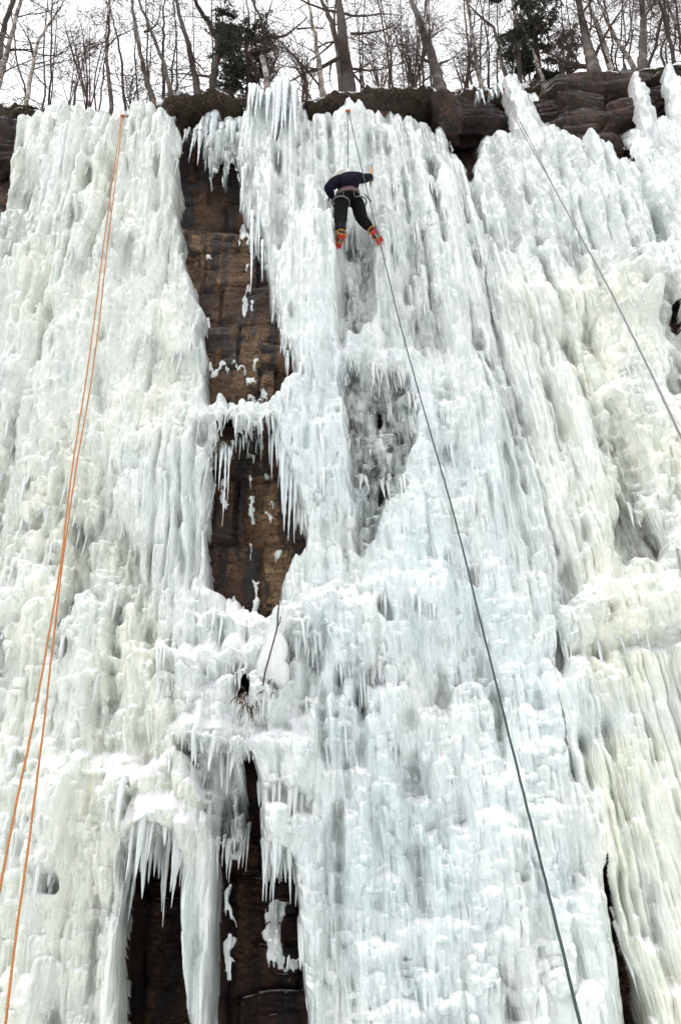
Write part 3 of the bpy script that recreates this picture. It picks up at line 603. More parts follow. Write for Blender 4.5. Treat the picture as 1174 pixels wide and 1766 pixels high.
# snowy ground at the foot of the cliff
gx_, gy_ = np.meshgrid(np.linspace(-60, 60, 161), np.linspace(-80, 8.2, 140))
gz = .35 * fbm(gx_ * .12, gy_ * .12, 121, 4) + .08 * fbm(gx_ * .8, gy_ * .8, 125, 3) + .5 * smooth(4, 7.5, gy_)
gi = np.arange(gx_.size).reshape(gx_.shape); gq = np.stack([gi[:-1, :-1], gi[:-1, 1:], gi[1:, 1:], gi[1:, :-1]], -1).reshape(-1, 4)
tag(link_mesh('ground', np_mesh('ground', np.stack([gx_, gy_, gz], -1).reshape(-1, 3), gq), M_SNOW), 'snow covered ground at the foot of the cliff', 'ground', kind='structure')
#@@REST@@
# ------------------------------------------------------------------ the forest floor above the cliff, with its overhanging turf edge
_rx = np.linspace(-420, 1600, 240)
_rp = survey(_rx, np.interp(_rx, [p[0] for p in RIM], [p[1] for p in RIM]), THICK)
_o = np.argsort(_rp[:, 0]); RIMX, RIMYY, RIMZ = _rp[_o, 0], _rp[_o, 1], _rp[_o, 2]
def rim_at(x): return float(np.interp(x, RIMX, RIMYY)), float(np.interp(x, RIMX, RIMZ))
def terr(x, y):
    ry_, rz_ = rim_at(x); d = max(0, y - ry_); return rz_ - .2 + .22 * d - .004 * d * d
tu = np.linspace(-8.5, 9.0, 620); OVER = [(-420, .3), (40, .26), (95, .05), (270, .04), (300, .22), (400, .26), (425, .02), (515, .02), (545, .16), (620, .25), (700, .30), (760, .22), (880, .2), (940, .1), (1110, .1), (1600, .1)]
tpx, _ = to_px(tu, np.interp(tu, RIMX, RIMYY), np.interp(tu, RIMX, RIMZ))
ov = np.interp(tpx, [p[0] for p in OVER], [p[1] for p in OVER])
prof = [(.35, -.30), (.12, -.30), (-.05, -.26), (-.5, -.22), (-.85, -.16), (-1.0, -.08), (-.98, .0), (-.8, .06), (-.45, .10), (0, .12), (.3, .14), (.6, .2), (1.2, .32), (2, .5), (3.5, .8), (6, 1.3), (10, 2.0), (16, 2.8)]
T = np.zeros((len(tu), len(prof), 3))
for k, (a, b) in enumerate(prof):
    out_ = np.where(a < 0, a * ov * .85, a)
    nz = fbm(tu * 2.4, np.full_like(tu, k * .45), 201, 4)
    T[:, k, 0] = tu + .05 * fbm(tu * 3, np.full_like(tu, k * .5 + 9), 205, 3)
    T[:, k, 1] = np.interp(tu, RIMX, RIMYY) + out_ + .14 * nz * (1 if k < 12 else 3) - .02
    T[:, k, 2] = np.interp(tu, RIMX, RIMZ) - np.where(ov < .06, .42, .26) + b * (1 if b > .1 else 1) + .12 * fbm(tu * 1.6, np.full_like(tu, k * .4 + 3), 209, 4) * (1 if k < 12 else 2)
ti = np.arange(len(tu) * len(prof)).reshape(len(tu), len(prof))
tq = np.stack([ti[:-1, :-1], ti[1:, :-1], ti[1:, 1:], ti[:-1, 1:]], -1).reshape(-1, 4)
o = link_mesh('terrain', np_mesh('terrain', T.reshape(-1, 3), tq), M_TURF)
tag(o, 'dark mossy forest floor with overhanging turf edge along the cliff top', 'terrain', kind='structure')

# dead grass and roots that hang over the edge
gb = MB(); r = random.Random(5)
for k in range(900):
    px = r.choice([r.uniform(-40, 95), r.uniform(270, 425), r.uniform(270, 425), r.uniform(520, 760), r.uniform(520, 760), r.uniform(700, 950), r.uniform(-40, 1200)])
    x = float(np.interp(px, tpx, tu)); oo = float(np.interp(x, tu, ov)); ry_, rz_ = rim_at(x)
    p = Vector((x, ry_ - oo * r.uniform(.5, 1.05) - .03, rz_ - .26 + r.uniform(-.25, .12))); ln = r.uniform(.08, .34)
    d = Vector((r.uniform(-.5, .5), r.uniform(-.6, .1), r.uniform(-.3, .6)))
    pts = [p]
    for s in range(3):
        d = d + Vector((r.uniform(-.2, .2), 0, -.55)); pts.append(pts[-1] + d.normalized() * ln / 3)
    w = r.uniform(.003, .007); gb.tube(pts, [w, w, w * .7, w * .3], 3, False)
M_GRASS = simple('dead_grass', (.15, .095, .045), .8, .75, 8)
tag(gb.build('grass', M_GRASS), 'dead grass and fine roots hanging over the cliff edge', 'grass', kind='stuff')

# ------------------------------------------------------------------ rim rocks
def boulder(name, px, py, w, hgt, off, label, seed, mat=M_ROCKF, dep=.9):
    hgt *= .86; c = at(px, py + 9, off + .2); sc = FPX / -(CAMROT.transposed() @ (c - Vector((0, 0, CAM_Z)))).z
    sx, sy, sz = w / sc, max(.35, .5 * hgt / sc / .85) * 1.2 + dep * .4, .62 * hgt / sc / .45
    bm = bmesh.new(); bmesh.ops.create_cube(bm, size=1.0); bmesh.ops.subdivide_edges(bm, edges=bm.edges, cuts=30, use_grid_fill=True)
    co = np.array([v.co for v in bm.verts]); n = co / np.maximum(np.abs(co).max(1, keepdims=True), 1e-6)
    dirs = co / np.linalg.norm(co, axis=1, keepdims=True); g_ = np.random.default_rng(seed * 13)
    pn = g_.normal(size=(15, 3)); pn[:6] = np.array([[1, 0, 0], [-1, 0, 0], [0, 1, 0], [0, -1, 0], [0, 0, 1], [0, 0, -1]]) + g_.normal(size=(6, 3)) * .16
    pn /= np.linalg.norm(pn, axis=1, keepdims=True); pd = np.concatenate([g_.uniform(.42, .52, 6), g_.uniform(.52, .72, 9)])
    dd = dirs @ pn.T; dist = np.where(dd > 1e-3, pd[None] / np.maximum(dd, 1e-3), 9).min(1); co = dirs * dist[:, None]
    co = co * np.array([sx, sy, sz])
    X, Y, Z = co.T
    lay = np.floor(Z * 5 + .6 * perlin(X * 1.5, Y * 1.5, seed))
    d = .05 * perlin(lay * 3.3 + .4, X * 1.1 + Y, seed + 1) + .045 * fbm(X * 2.4 + seed, Y * 2.4 + Z * 3.3, seed + 2, 5) - .09 * smooth(.2, .5, fbm(X * 1.2, Z * 6, seed + 9, 3))
    nn = co / np.maximum(np.linalg.norm(co, axis=1, keepdims=True), 1e-6)
    co = co + nn * d[:, None]; co[:, 2] += .22 * X * perlin(np.array([seed * 1.7]), np.array([.5]), 7)[0]
    bz_ = Z * 6.5 + .9 * fbm(X * .8, Y * .8, seed + 4, 2); fz_ = np.abs(bz_ - np.round(bz_)); co -= nn * (.06 * np.exp(-fz_ / .07) * (.4 + np.clip(perlin(np.round(bz_) * 3.7, X * 1.3, seed + 6) + .5, 0, 1)))[:, None]
    for v, q in zip(bm.verts, co): v.co = q
    me = bpy.data.meshes.new(name); bm.to_mesh(me); bm.free()
    o = link_mesh(name, me, mat); o.location = c + Vector((0, sy * .3, 0)); tag(o, label, 'rock', 'rocks along the cliff edge'); return o
boulder('rock_slab', 800, 186, 128, 54, -.02, 'dark overhanging rock slab under the snowy turf left of the grey rope anchor', 11, M_ROCKSH)
boulder('boulder', 776, 184, 40, 30, -.16, 'small lichened rock with pale patches under the left end of the overhang', 12)
boulder('rock_slab', 1020, 140, 175, 44, .0, 'long flat capping slab on the right of the cliff edge, under the trees', 13)
boulder('boulder', 1000, 168, 88, 50, -.05, 'reddish brown block under the middle of the long capping slab', 14)
boulder('boulder', 948, 182, 46, 62, -.02, 'dark block beside the tall narrow ice tongue at the cliff edge', 15, M_ROCKSH)
boulder('boulder', 1008, 205, 104, 56, -.12, 'mottled lichen covered block, the broadest in the pile above the round ice cap', 16)
boulder('boulder', 1078, 188, 80, 46, -.08, 'orange brown block beside the slanting ice strip at far right', 17)
boulder('boulder', 1030, 240, 92, 36, -.08, 'lowest dark block in the rock pile, touching the ice', 18)
boulder('boulder', 1140, 170, 44, 70, .1, 'dark rock wedged between the two slanting ice strips at far right', 19, M_ROCKSH)
boulder('boulder', 12, 245, 60, 90, .02, 'dark rock outcrop at the left end of the cliff edge beside the ice', 20, M_ROCKSH)

# ------------------------------------------------------------------ narrow tongues of ice that run over the edge between the rocks
def ice_strip(line, widths, off, label, seed):
    E = bez([at(x, y, off) for x, y in line], 16); n = len(E); sc = [FPX / -(CAMROT.transposed() @ (e - Vector((0, 0, CAM_Z)))).z for e in E]
    wd = np.interp(np.linspace(0, 1, n), np.linspace(0, 1, len(widths)), widths); K = 28; co = []
    for i, e in enumerate(E):
        w = wd[i] / sc[i] / 2 * math.sqrt(min(1, (i + .3) / 2.5))
        for q in range(K + 1):
            a = math.pi * q / K; tt_ = max(0, i / n - .45) / .55; co.append((e.x - math.cos(a) * w, e.y + .30 + .55 * tt_ ** 1.6 - math.sin(a) * (.28 + .35 * w) * (1 - .25 * tt_), e.z))
    co = np.array(co); f = np.array([fbm(co[:, 0] * 9 + seed, co[:, 2] * 3, 401 + j, 4) for j in range(3)]).T * np.array([.03, .07, .03]); co += f
    co[:, 1] -= .05 * np.abs(perlin(co[:, 0] * 8, co[:, 2] * 2.2, 411))
    gi = np.arange(n * (K + 1)).reshape(n, K + 1); gq = np.stack([gi[:-1, :-1], gi[1:, :-1], gi[1:, 1:], gi[:-1, 1:]], -1).reshape(-1, 4)
    o = link_mesh('ice_tongue', np_mesh('ice_tongue', co, gq), M_ICE); ice_attrs(o.data, (.85, .875, .87), .12); tag(o, label, 'ice tongue')
def ice_attrs(me, tint=(.82, .87, .87), clear=.1):
    n = len(me.vertices); attr_c(me, 'tint', np.tile(np.array(tint, float), (n, 1))); attr_f(me, 'clear', np.full(n, clear))
ice_strip([(876, 128), (888, 150), (906, 192), (928, 240), (950, 290), (972, 345)], [16, 40, 54, 66, 82, 90], -.16, 'tall ice tongue spilling over the cliff edge between the dark overhang and the rock pile', 1)
ice_strip([(1094, 122), (1104, 150), (1118, 185), (1134, 225), (1150, 265)], [10, 26, 34, 42, 56], -.14, 'narrow slanting ice tongue at far right between brown blocks and the wedged rock', 2)
ice_strip([(1150, 110), (1164, 140), (1182, 180), (1204, 225), (1226, 270)], [12, 30, 46, 60, 80], -.10, 'ice tongue cut by the right edge of the photo near its top', 3)
ice_strip([(1012, 236), (1016, 250), (1022, 275), (1032, 310)], [34, 46, 56, 66], -.10, 'round capped ice knob below the rock pile', 4)

# ------------------------------------------------------------------ icicles, each on its own
def ice_attrs(me, tint=(.82, .87, .87), clear=.1):
    n = len(me.vertices); attr_c(me, 'tint', np.tile(np.array(tint, float), (n, 1))); attr_f(me, 'clear', np.full(n, clear))
def icicle(px, py, lpx, wpx, off, label, group, seed, clear=.12, ice=None):
    a = at(px, py, off) if ice is None else at_ice(px, py - 5, ice, 4); sc = FPX / -(CAMROT.transposed() @ (a - Vector((0, 0, CAM_Z)))).z
    b = at_y(px, py + lpx, a.y); L = max(.06, a.z - b.z); r0 = wpx / sc / 2; r = random.Random(seed); m = MB()
    n = max(6, int(L / .05)); pts = [Vector((0, .30, .16)), Vector((0, .14, .12))]; rad = [r0 * .8, r0 * 1.0]
    ph = r.uniform(0, 9)
    for i in range(n + 1):
        t = i / n
        pts.append(Vector((.03 * L * math.sin(t * 2 + ph) * .5, .02 * math.sin(t * 3 + ph), .06 - t * (L + .06))))
        rad.append(max(.0025, r0 * ((1 - t) ** .75) * (1 + .16 * math.sin(t * L * 40 + ph) + .12 * r.uniform(-1, 1))) * (1.25 if i == 0 else 1))
    m.tube(pts, rad, 8); o = m.build('icicle', M_ICE); ice_attrs(o.data, (.80, .85, .85), clear); o.location = a
    tag(o, label, 'icicle', group); return o
r = random.Random(3); k = 0
def row(xs, ys, lens, ws, off, label, group, clear=.12, ice=None):
    global k
    for x, y, l, w in zip(xs, ys, lens, ws):
        k += 1; icicle(x + r.uniform(-2, 2), y + r.uniform(-5, 3), l * r.uniform(.55, 1.15), w * r.uniform(.65, 1.3), off + r.uniform(-.06, .06), label, group, k, clear, ice)
row([320, 327, 333, 341, 346, 351, 355], [228] * 7, [30, 22, 52, 26, 60, 34, 20], [5, 4, 7, 5, 8, 6, 4], .34, 'slim icicle in the short row at the top left corner of the rock chimney', 'icicles at the top left of the chimney')
row([352, 358, 363, 369, 374, 380, 386, 391, 397, 402, 408, 413, 366, 377, 389, 399], [212, 208, 206, 214, 200, 222, 216, 214, 212, 216, 210, 214, 226, 232, 230, 226],
    [50, 70, 100, 66, 86, 62, 70, 60, 78, 52, 66, 50, 82, 50, 58, 40], [8, 10, 12, 9, 13, 10, 11, 9, 12, 10, 10, 8, 9, 8, 9, 8], .36, 'thick icicle in the fringe hanging across the top of the rock chimney', 'icicles across the top of the chimney', .2)
row([418, 424, 430, 437, 443, 449, 455], [300, 290, 330, 372, 380, 330, 420], [70, 60, 120, 150, 60, 130, 90], [6, 7, 8, 9, 6, 8, 7], .0, 'long icicle down the upper right side of the rock chimney', 'icicles down the right of the chimney')
row([488, 496, 503], [560, 610, 590], [80, 60, 75], [8, 7, 7], .05, 'icicle in the lower right corner of the upper rock opening', 'icicles at the lower right of the upper opening')
row([376, 380, 385, 390, 394, 398], [782, 778, 776, 780, 782, 776], [50, 36, 96, 116, 70, 30], [6, 5, 8, 7, 5, 5], -.12, 'icicle under the left end of the snowy shelf', 'icicles under the left of the shelf', ice=-.03)
row([466, 471, 477, 484, 490, 495, 501, 508], [772, 766, 764, 770, 776, 790, 810, 830], [40, 60, 34, 60, 100, 150, 120, 100], [7, 9, 7, 9, 11, 12, 11, 9], -.12, 'icicle under the right end of the snowy shelf', 'icicles under the right of the shelf', ice=-.03)
row([406, 414, 422, 430, 442, 452], [770, 768, 770, 772, 770, 768], [18, 26, 14, 22, 16, 24], [5, 5, 4, 5, 4, 5], -.14, 'short icicle under the middle of the snowy shelf', 'icicles under the middle of the shelf', ice=-.03)
row([228, 234, 240, 247, 253, 259, 264, 270, 276, 282, 288, 294, 300, 306], [1478, 1470, 1462, 1456, 1452, 1450, 1450, 1450, 1450, 1450, 1452, 1452, 1454, 1458],
    [120, 150, 70, 80, 60, 44, 76, 40, 110, 100, 130, 150, 120, 160], [12, 13, 11, 12, 10, 9, 11, 8, 13, 12, 13, 12, 13, 12], -.08, 'icicle hanging in the mouth of the dark cave at lower left', 'icicles in the cave mouth', .45, ice=-.03)
row([455, 461, 467, 474, 481, 488, 495, 502], [1470, 1476, 1480, 1482, 1482, 1480, 1478, 1476], [110, 70, 40, 90, 46, 66, 40, 90], [11, 10, 8, 10, 8, 9, 8, 10], -.1, 'icicle hanging over the dark opening right of the free ice pillar', 'icicles over the lower right opening', .3, ice=-.03)
row([408, 414, 420, 427, 384, 392, 399], [1452, 1462, 1452, 1440, 1462, 1470, 1468], [40, 56, 44, 60, 50, 40, 60], [7, 7, 6, 7, 8, 7, 7], -.1, 'icicle hanging from the lower edge of the snow covered mound', 'icicles below the snow mound', .25, ice=-.03)
row([824, 832, 846, 853, 862], [162, 163, 158, 155, 152], [14, 22, 22, 18, 24], [5, 6, 6, 5, 7], -.30, 'small icicle on the snowy turf lip left of the grey rope anchor', 'icicles on the turf lip')
row([462, 470, 478, 486, 494, 503, 511], [158, 150, 146, 134, 142, 150, 160], [90, 120, 110, 130, 120, 100, 80], [9, 11, 12, 12, 11, 12, 10], -.12, 'tall thin icicle rising over the cliff edge right of the broken birch', 'icicles rising over the rim', .05)
row([430, 437, 444, 452], [150, 152, 156, 160], [44, 40, 52, 36], [8, 9, 10, 8], -.2, 'stubby icicle on the rim below the broken birch', 'icicles below the broken birch', .05)

# ------------------------------------------------------------------ bark, twigs, needles
def birch_mat(name, light, dark_amt):
    m, nt, p, _ = new_mat(name); v = objcoord(nt, (1, 1, 1)); n1 = noise(nt, objcoord(nt, (2, 2, 14)), 3.0, 4, .6); n2 = noise(nt, v, 2.4, 4, .6)
    c = ramp(nt, n1, [(.40, (.04, .03, .025)), (.50, light)])
    c = mixc(nt, ramp(nt, n2, [(dark_amt, g3(1)), (dark_amt + .14, g3(0))]), c, (.06, .045, .035)); nt.links.new(c, p.inputs['Base Color'])
    p.inputs['Roughness'].default_value = .8; bump(nt, n1, .5, .02, p); return m
M_BIRCH = birch_mat('birch_bark', (.46, .41, .36), .42); M_BIRCHD = birch_mat('weathered_birch_bark', (.24, .195, .165), .5)
M_BARK = simple('dark_bark', (.058, .040, .031), .9, .7, 14, bmp=.03); M_TWIG = simple('twig_bark', (.075, .048, .036), .85, .5, 20)
M_NEEDLE = simple('needles', (.022, .034, .014), .7, .6, 6, col2=(.010, .015, .008))
def twigs(m, p, d, ln, rad, rr, depth, droop=0.0, kids=(2, 4)):
    n = 5; pts = [p]; d = d.normalized()
    for s in range(n):
        d = (d + Vector((rr.uniform(-.22, .22), rr.uniform(-.22, .22), rr.uniform(-.12, .2) - droop))).normalized(); pts.append(pts[-1] + d * ln / n)
    rads = [max(.0035, rad * (1 - .8 * s / n)) for s in range(n + 1)]
    m.tube(pts, rads, 4 if rad < .02 else 6, False)
    if depth > 0:
        for q in range(rr.randint(*kids)):
            s = rr.randint(1, n); dd = (pts[s] - pts[s - 1]).normalized()
            side = Vector((rr.uniform(-1, 1), rr.uniform(-1, 1), rr.uniform(-.4, .7)))
            side = (side - dd * side.dot(dd)); side = side.normalized() if side.length > 1e-3 else Vector((1, 0, 0))
            twigs(m, pts[s], dd * .75 + side * .75, ln * rr.uniform(.42, .7), rads[s] * .62, rr, depth - 1, droop, kids)
    return pts
def tree(name, line, wpx, delta, mat, label, cat, nb=14, seed=0, blen=1.5, group=None, extra=None, depth=2, height=3.5, kids=(2, 4)):
    rr = random.Random(seed * 7 + 1); x0, y0 = line[0]
    b = at(x0, y0, THICK); Y = b.y + delta
    P = [at_y(x, y, Y + .12 * i * rr.uniform(-1, 1)) for i, (x, y) in enumerate(line)]
    sc = FPX / -(CAMROT.transposed() @ (P[0] - Vector((0, 0, CAM_Z)))).z; r0 = wpx / sc / 2
    g = terr(P[0].x, Y) - .1; base = Vector((P[0].x - (P[1].x - P[0].x) * .1, Y, min(g, P[0].z - .1)))
    dirn = (P[-1] - P[-2]).normalized(); dirn = (dirn + Vector((0, 0, .5))).normalized()
    top = P[-1] + dirn * height
    path = bez([base] + P + [P[-1] + dirn * height * .5 + Vector((rr.uniform(-.1, .1), 0, 0)), top], 5)
    n = len(path); m = MB(); rads = [r0 * (1.16 - 1.05 * (i / (n - 1))) * (1 + .05 * rr.uniform(-1, 1)) for i in range(n)]
    rads[0] *= 1.35; rads[1] *= 1.12
    root = empty(name, base); tag(root, label, cat, group)
    path = [p + Vector((rr.uniform(-1, 1), rr.uniform(-1, 1), 0)) * .018 for p in path]
    m.tube([p - base for p in path], [max(.006, q) for q in rads], 10)
    t = m.build('trunk', mat, None); t.parent = root
    c = MB()
    for q in range(nb):
        i = rr.randint(int(n * .22), n - 2); az = rr.uniform(0, 2 * math.pi)
        d = Vector((math.cos(az), math.sin(az) * .7, rr.uniform(.15, 1.0)))
        twigs(c, path[i] - base, d, blen * rr.uniform(.45, 1.1), max(.007, rads[i] * rr.uniform(.22, .42)), rr, depth, kids=kids)
    for (pl, w) in (extra or []):
        E = [at_y(x, y, Y + .05) - base for x, y in pl]; E = bez(E, 4)
        c.tube(E, [max(.005, w / sc / 2 * (1 - .7 * s / len(E))) for s in range(len(E))], 6)
        for q in range(6): twigs(c, E[rr.randint(1, len(E) - 1)], Vector((rr.uniform(-1, 1), rr.uniform(-.5, .5), rr.uniform(-.3, 1))), .6, .008, rr, 1)
    if c.v: k_ = c.build('crown', M_TWIG, None); k_.parent = root
    return root
# surveyed trees: foot first
tree('birch_tree', [(-6, 110), (4, 60), (24, 0)], 15, .5, M_BIRCHD, 'thick brown leaning trunk cut off by the left edge of the photo', 'tree', 8, 1)
tree('birch_tree', [(-2, 142), (14, 85), (36, 0)], 12, .3, M_BIRCH, 'pale birch leaning right beside the brown trunk at the left edge', 'tree', 9, 2, extra=[([(12, 88), (40, 86), (80, 96), (110, 92)], 4)])
tree('birch_tree', [(44, 186), (56, 120), (66, 75), (86, 40), (110, 0)], 8, .4, M_BIRCH, 'slim crooked pale birch with many fine twigs near the left edge', 'tree', 24, 3, 1.2, extra=[([(58, 110), (55, 80), (40, 50), (20, 20)], 4)])
tree('birch_tree', [(193, 186), (185, 120), (187, 55), (190, 0)], 8, .3, M_BIRCHD, 'slim upright grey birch right above the orange rope anchor', 'tree', 10, 4)
tree('bare_tree', [(216, 188), (208, 95), (198, 45), (190, 0)], 5, .25, M_BARK, 'thin dark sapling leaning left beside the slim upright birch', 'tree', 10, 5, 1.1)
tree('birch_tree', [(266, 184), (248, 120), (242, 85), (228, 0)], 11, .3, M_BIRCHD, 'blotchy grey birch leaning left, first of the close pair', 'tree', 9, 6, extra=[([(248, 55), (258, 52), (272, 38), (278, 10)], 5)])
tree('birch_tree', [(298, 180), (288, 130), (272, 80), (240, 0)], 10, .3, M_BIRCHD, 'smooth grey brown birch leaning strongly left, second of the close pair', 'tree', 8, 7)
tree('bare_tree', [(282, 180), (282, 100), (283, 40), (284, 0)], 6, .6, M_BARK, 'thin dark upright stem between the close pair and the dark trunk', 'tree', 10, 8)
tree('bare_tree', [(292, 178), (297, 120), (305, 70), (303, 30)], 4, .7, M_BARK, 'very thin dark stem curving right in front of the sky', 'tree', 9, 9, 1.0)
tree('bare_tree', [(343, 170), (334, 120), (322, 65), (304, 0)], 14, .2, M_BARK, 'straight dark brown trunk leaning left above the rock chimney', 'tree', 7, 10)
tree('bare_tree', [(366, 168), (370, 125), (376, 75), (360, 40), (334, -5)], 16, .25, M_BARK, 'dark trunk with a bend and fork left of the evergreen bush', 'tree', 8, 11, extra=[([(376, 80), (384, 40), (380, 0)], 5)])
tree('bare_tree', [(461, 150), (456, 80), (452, 40), (434, -4)], 8, .35, M_BARK, 'dark forked stem rising out of the evergreen bush', 'tree', 14, 12, extra=[([(454, 55), (462, 25), (470, 0)], 5), ([(462, 64), (490, 62), (512, 46), (530, 30)], 6), ([(512, 50), (540, 48), (560, 50)], 4)])
tree('birch_tree', [(556, 162), (549, 105), (541, 50), (530, -4)], 11, .3, M_BIRCH, 'clean white birch just left of the thick grey trunk', 'tree', 8, 13)
tree('birch_tree', [(586, 110), (578, 60), (566, 25), (553, -5)], 13, .8, M_BIRCHD, 'grey birch partly hidden behind the thick grey trunk', 'tree', 7, 14)
tree('bare_tree', [(603, 182), (598, 130), (591, 70), (584, -6)], 31, .0, M_BARK, 'thick grey brown trunk standing on the edge above the climber', 'tree', 8, 15, 2.0, extra=[([(604, 58), (640, 56), (675, 46), (700, 20)], 5)])
tree('birch_tree', [(761, 160), (748, 112), (736, 72), (722, 35), (708, -5)], 21, .25, M_BIRCHD, 'stout banded birch leaning left over the snowy turf', 'tree', 8, 16, 1.8)
tree('birch_tree', [(829, 148), (822, 110), (815, 70), (803, -4)], 9, .5, M_BIRCH, 'slender white birch right of the stout banded birch', 'tree', 9, 17)
tree('birch_tree', [(869, 124), (860, 80), (850, 48), (830, 30), (812, 12)], 7, .9, M_BIRCHD, 'slim pale stem arching left above the dark overhang', 'tree', 12, 18)
tree('bare_tree', [(898, 142), (894, 95), (891, 45), (881, -5)], 8, .3, M_BARK, 'thin dark trunk directly above the grey rope anchor', 'tree', 12, 19)
tree('birch_tree', [(936, 138), (925, 105), (906, 58)], 7, .4, M_BIRCH, 'pale slanting stem crossing in front of the dark conifer', 'tree', 8, 20)
tree('birch_tree', [(1024, 125), (1014, 85), (1006, 50), (996, -5)], 23, .15, M_BIRCHD, 'stoutest birch at right, dark at its foot, on the capping slab', 'tree', 9, 21, 1.8)
tree('birch_tree', [(1053, 124), (1042, 80), (1030, 45), (1011, -5)], 11, .4, M_BIRCH, 'pale birch close behind the stoutest birch', 'tree', 9, 22)
tree('birch_tree', [(1090, 112), (1068, 78), (1050, 45), (1036, 12)], 9, .8, M_BIRCH, 'pale bent stem slanting behind the right hand trunks', 'tree', 9, 23)
tree('birch_tree', [(1107, 122), (1108, 75), (1108, 30), (1106, -5)], 18, .15, M_BIRCHD, 'upright grey birch at the right end of the capping slab', 'tree', 8, 24)
tree('bare_tree', [(1118, 120), (1130, 80), (1142, 25), (1146, -5)], 6, .5, M_BARK, 'thin dark stem leaning right beside the upright grey birch', 'tree', 12, 25)
tree('bare_tree', [(1164, 112), (1150, 55), (1134, -5)], 8, .4, M_BARK, 'dark stem leaning left close to the right edge', 'tree', 12, 26)
tree('bare_tree', [(1188, 100), (1172, 60), (1150, 8)], 7, .6, M_BIRCHD, 'grey stem leaning left, last at the right edge', 'tree', 10, 27)
# thin saplings of the wood behind, all alike
r = random.Random(21)
spx = [r.uniform(-60, 560) for _ in range(16)] + [r.uniform(600, 1230) for _ in range(44)]
for q, px in enumerate(spx):
    y0 = float(np.interp(px, [p[0] for p in RIM], [p[1] for p in RIM])); a = r.uniform(-26, 20)
    tree('sapling', [(px, y0), (px + a * .4 + r.uniform(-5, 5), y0 * .5), (px + a, -8)], r.uniform(2.2, 5.0), r.uniform(.5, 3.4), r.choice([M_BARK, M_TWIG, M_BIRCHD]),
         'thin bare sapling in the tangle of saplings behind the larger trunks', 'sapling', r.randint(12, 20), 100 + q, 1.25, 'saplings behind the larger trunks', height=1.5)
# many stemmed shrubs
def shrub(px, py, spread, hpx, n, seed, label, mat=M_TWIG, w=4):
    n = int(n * .75)
    rr = random.Random(seed); b = at(px, py, THICK); Y = b.y + .25; root = empty('shrub', (b.x, Y, terr(b.x, Y) - .1)); tag(root, label, 'shrub'); base = Vector(root.location)
    sc = FPX / -(CAMROT.transposed() @ (b - Vector((0, 0, CAM_Z)))).z; m = MB()
    for q in range(n):
        ex = px + rr.uniform(-1, 1) * spread; P = [base + Vector((rr.uniform(-.15, .15), rr.uniform(-.1, .1), 0)), at_y(px + (ex - px) * .3, py - hpx * .25, Y + rr.uniform(-.2, .2)), at_y(px + (ex - px) * .65, py - hpx * .6, Y + rr.uniform(-.3, .3)), at_y(ex, py - hpx * rr.uniform(.8, 1.05), Y + rr.uniform(-.4, .4))]
        E = [p - base for p in bez(P, 4)]; w0 = w / sc / 2 * rr.uniform(.5, 1)
        m.tube(E, [max(.004, w0 * (1 - .8 * s / len(E))) for s in range(len(E))], 5, False)
        for z in range(7):
            i = rr.randint(3, len(E) - 1); twigs(m, E[i], (E[i] - E[i - 1]).normalized() + Vector((rr.uniform(-.7, .7), rr.uniform(-.5, .5), .2)), rr.uniform(.3, .8), .007, rr, 1)
    o = m.build('stems', mat, None); o.parent = root; return root
shrub(155, 185, 46, 150, 11, 1, 'fan of thin dark stems between the two pale birches at left', w=5)
shrub(120, 186, 40, 110, 9, 2, 'low tangle of fine twigs left of the fan of dark stems')
shrub(712, 152, 40, 105, 26, 3, 'dense reddish brown twiggy shrub left of the stout banded birch')
shrub(530, 160, 30, 70, 12, 4, 'low twiggy shrub beside the clean white birch')
shrub(655, 158, 40, 90, 12, 5, 'sparse twiggy shrub right of the thick grey trunk')
shrub(800, 150, 34, 80, 14, 6, 'twiggy shrub at the foot of the slender white birch')
shrub(975, 130, 40, 90, 16, 7, 'twiggy shrub between the dark conifer and the stoutest birch')
shrub(455, 165, 40, 80, 14, 8, 'dark stems at the foot of the evergreen bush')
shrub(225, 188, 30, 60, 9, 9, 'small twiggy shrub beside the orange rope anchor')
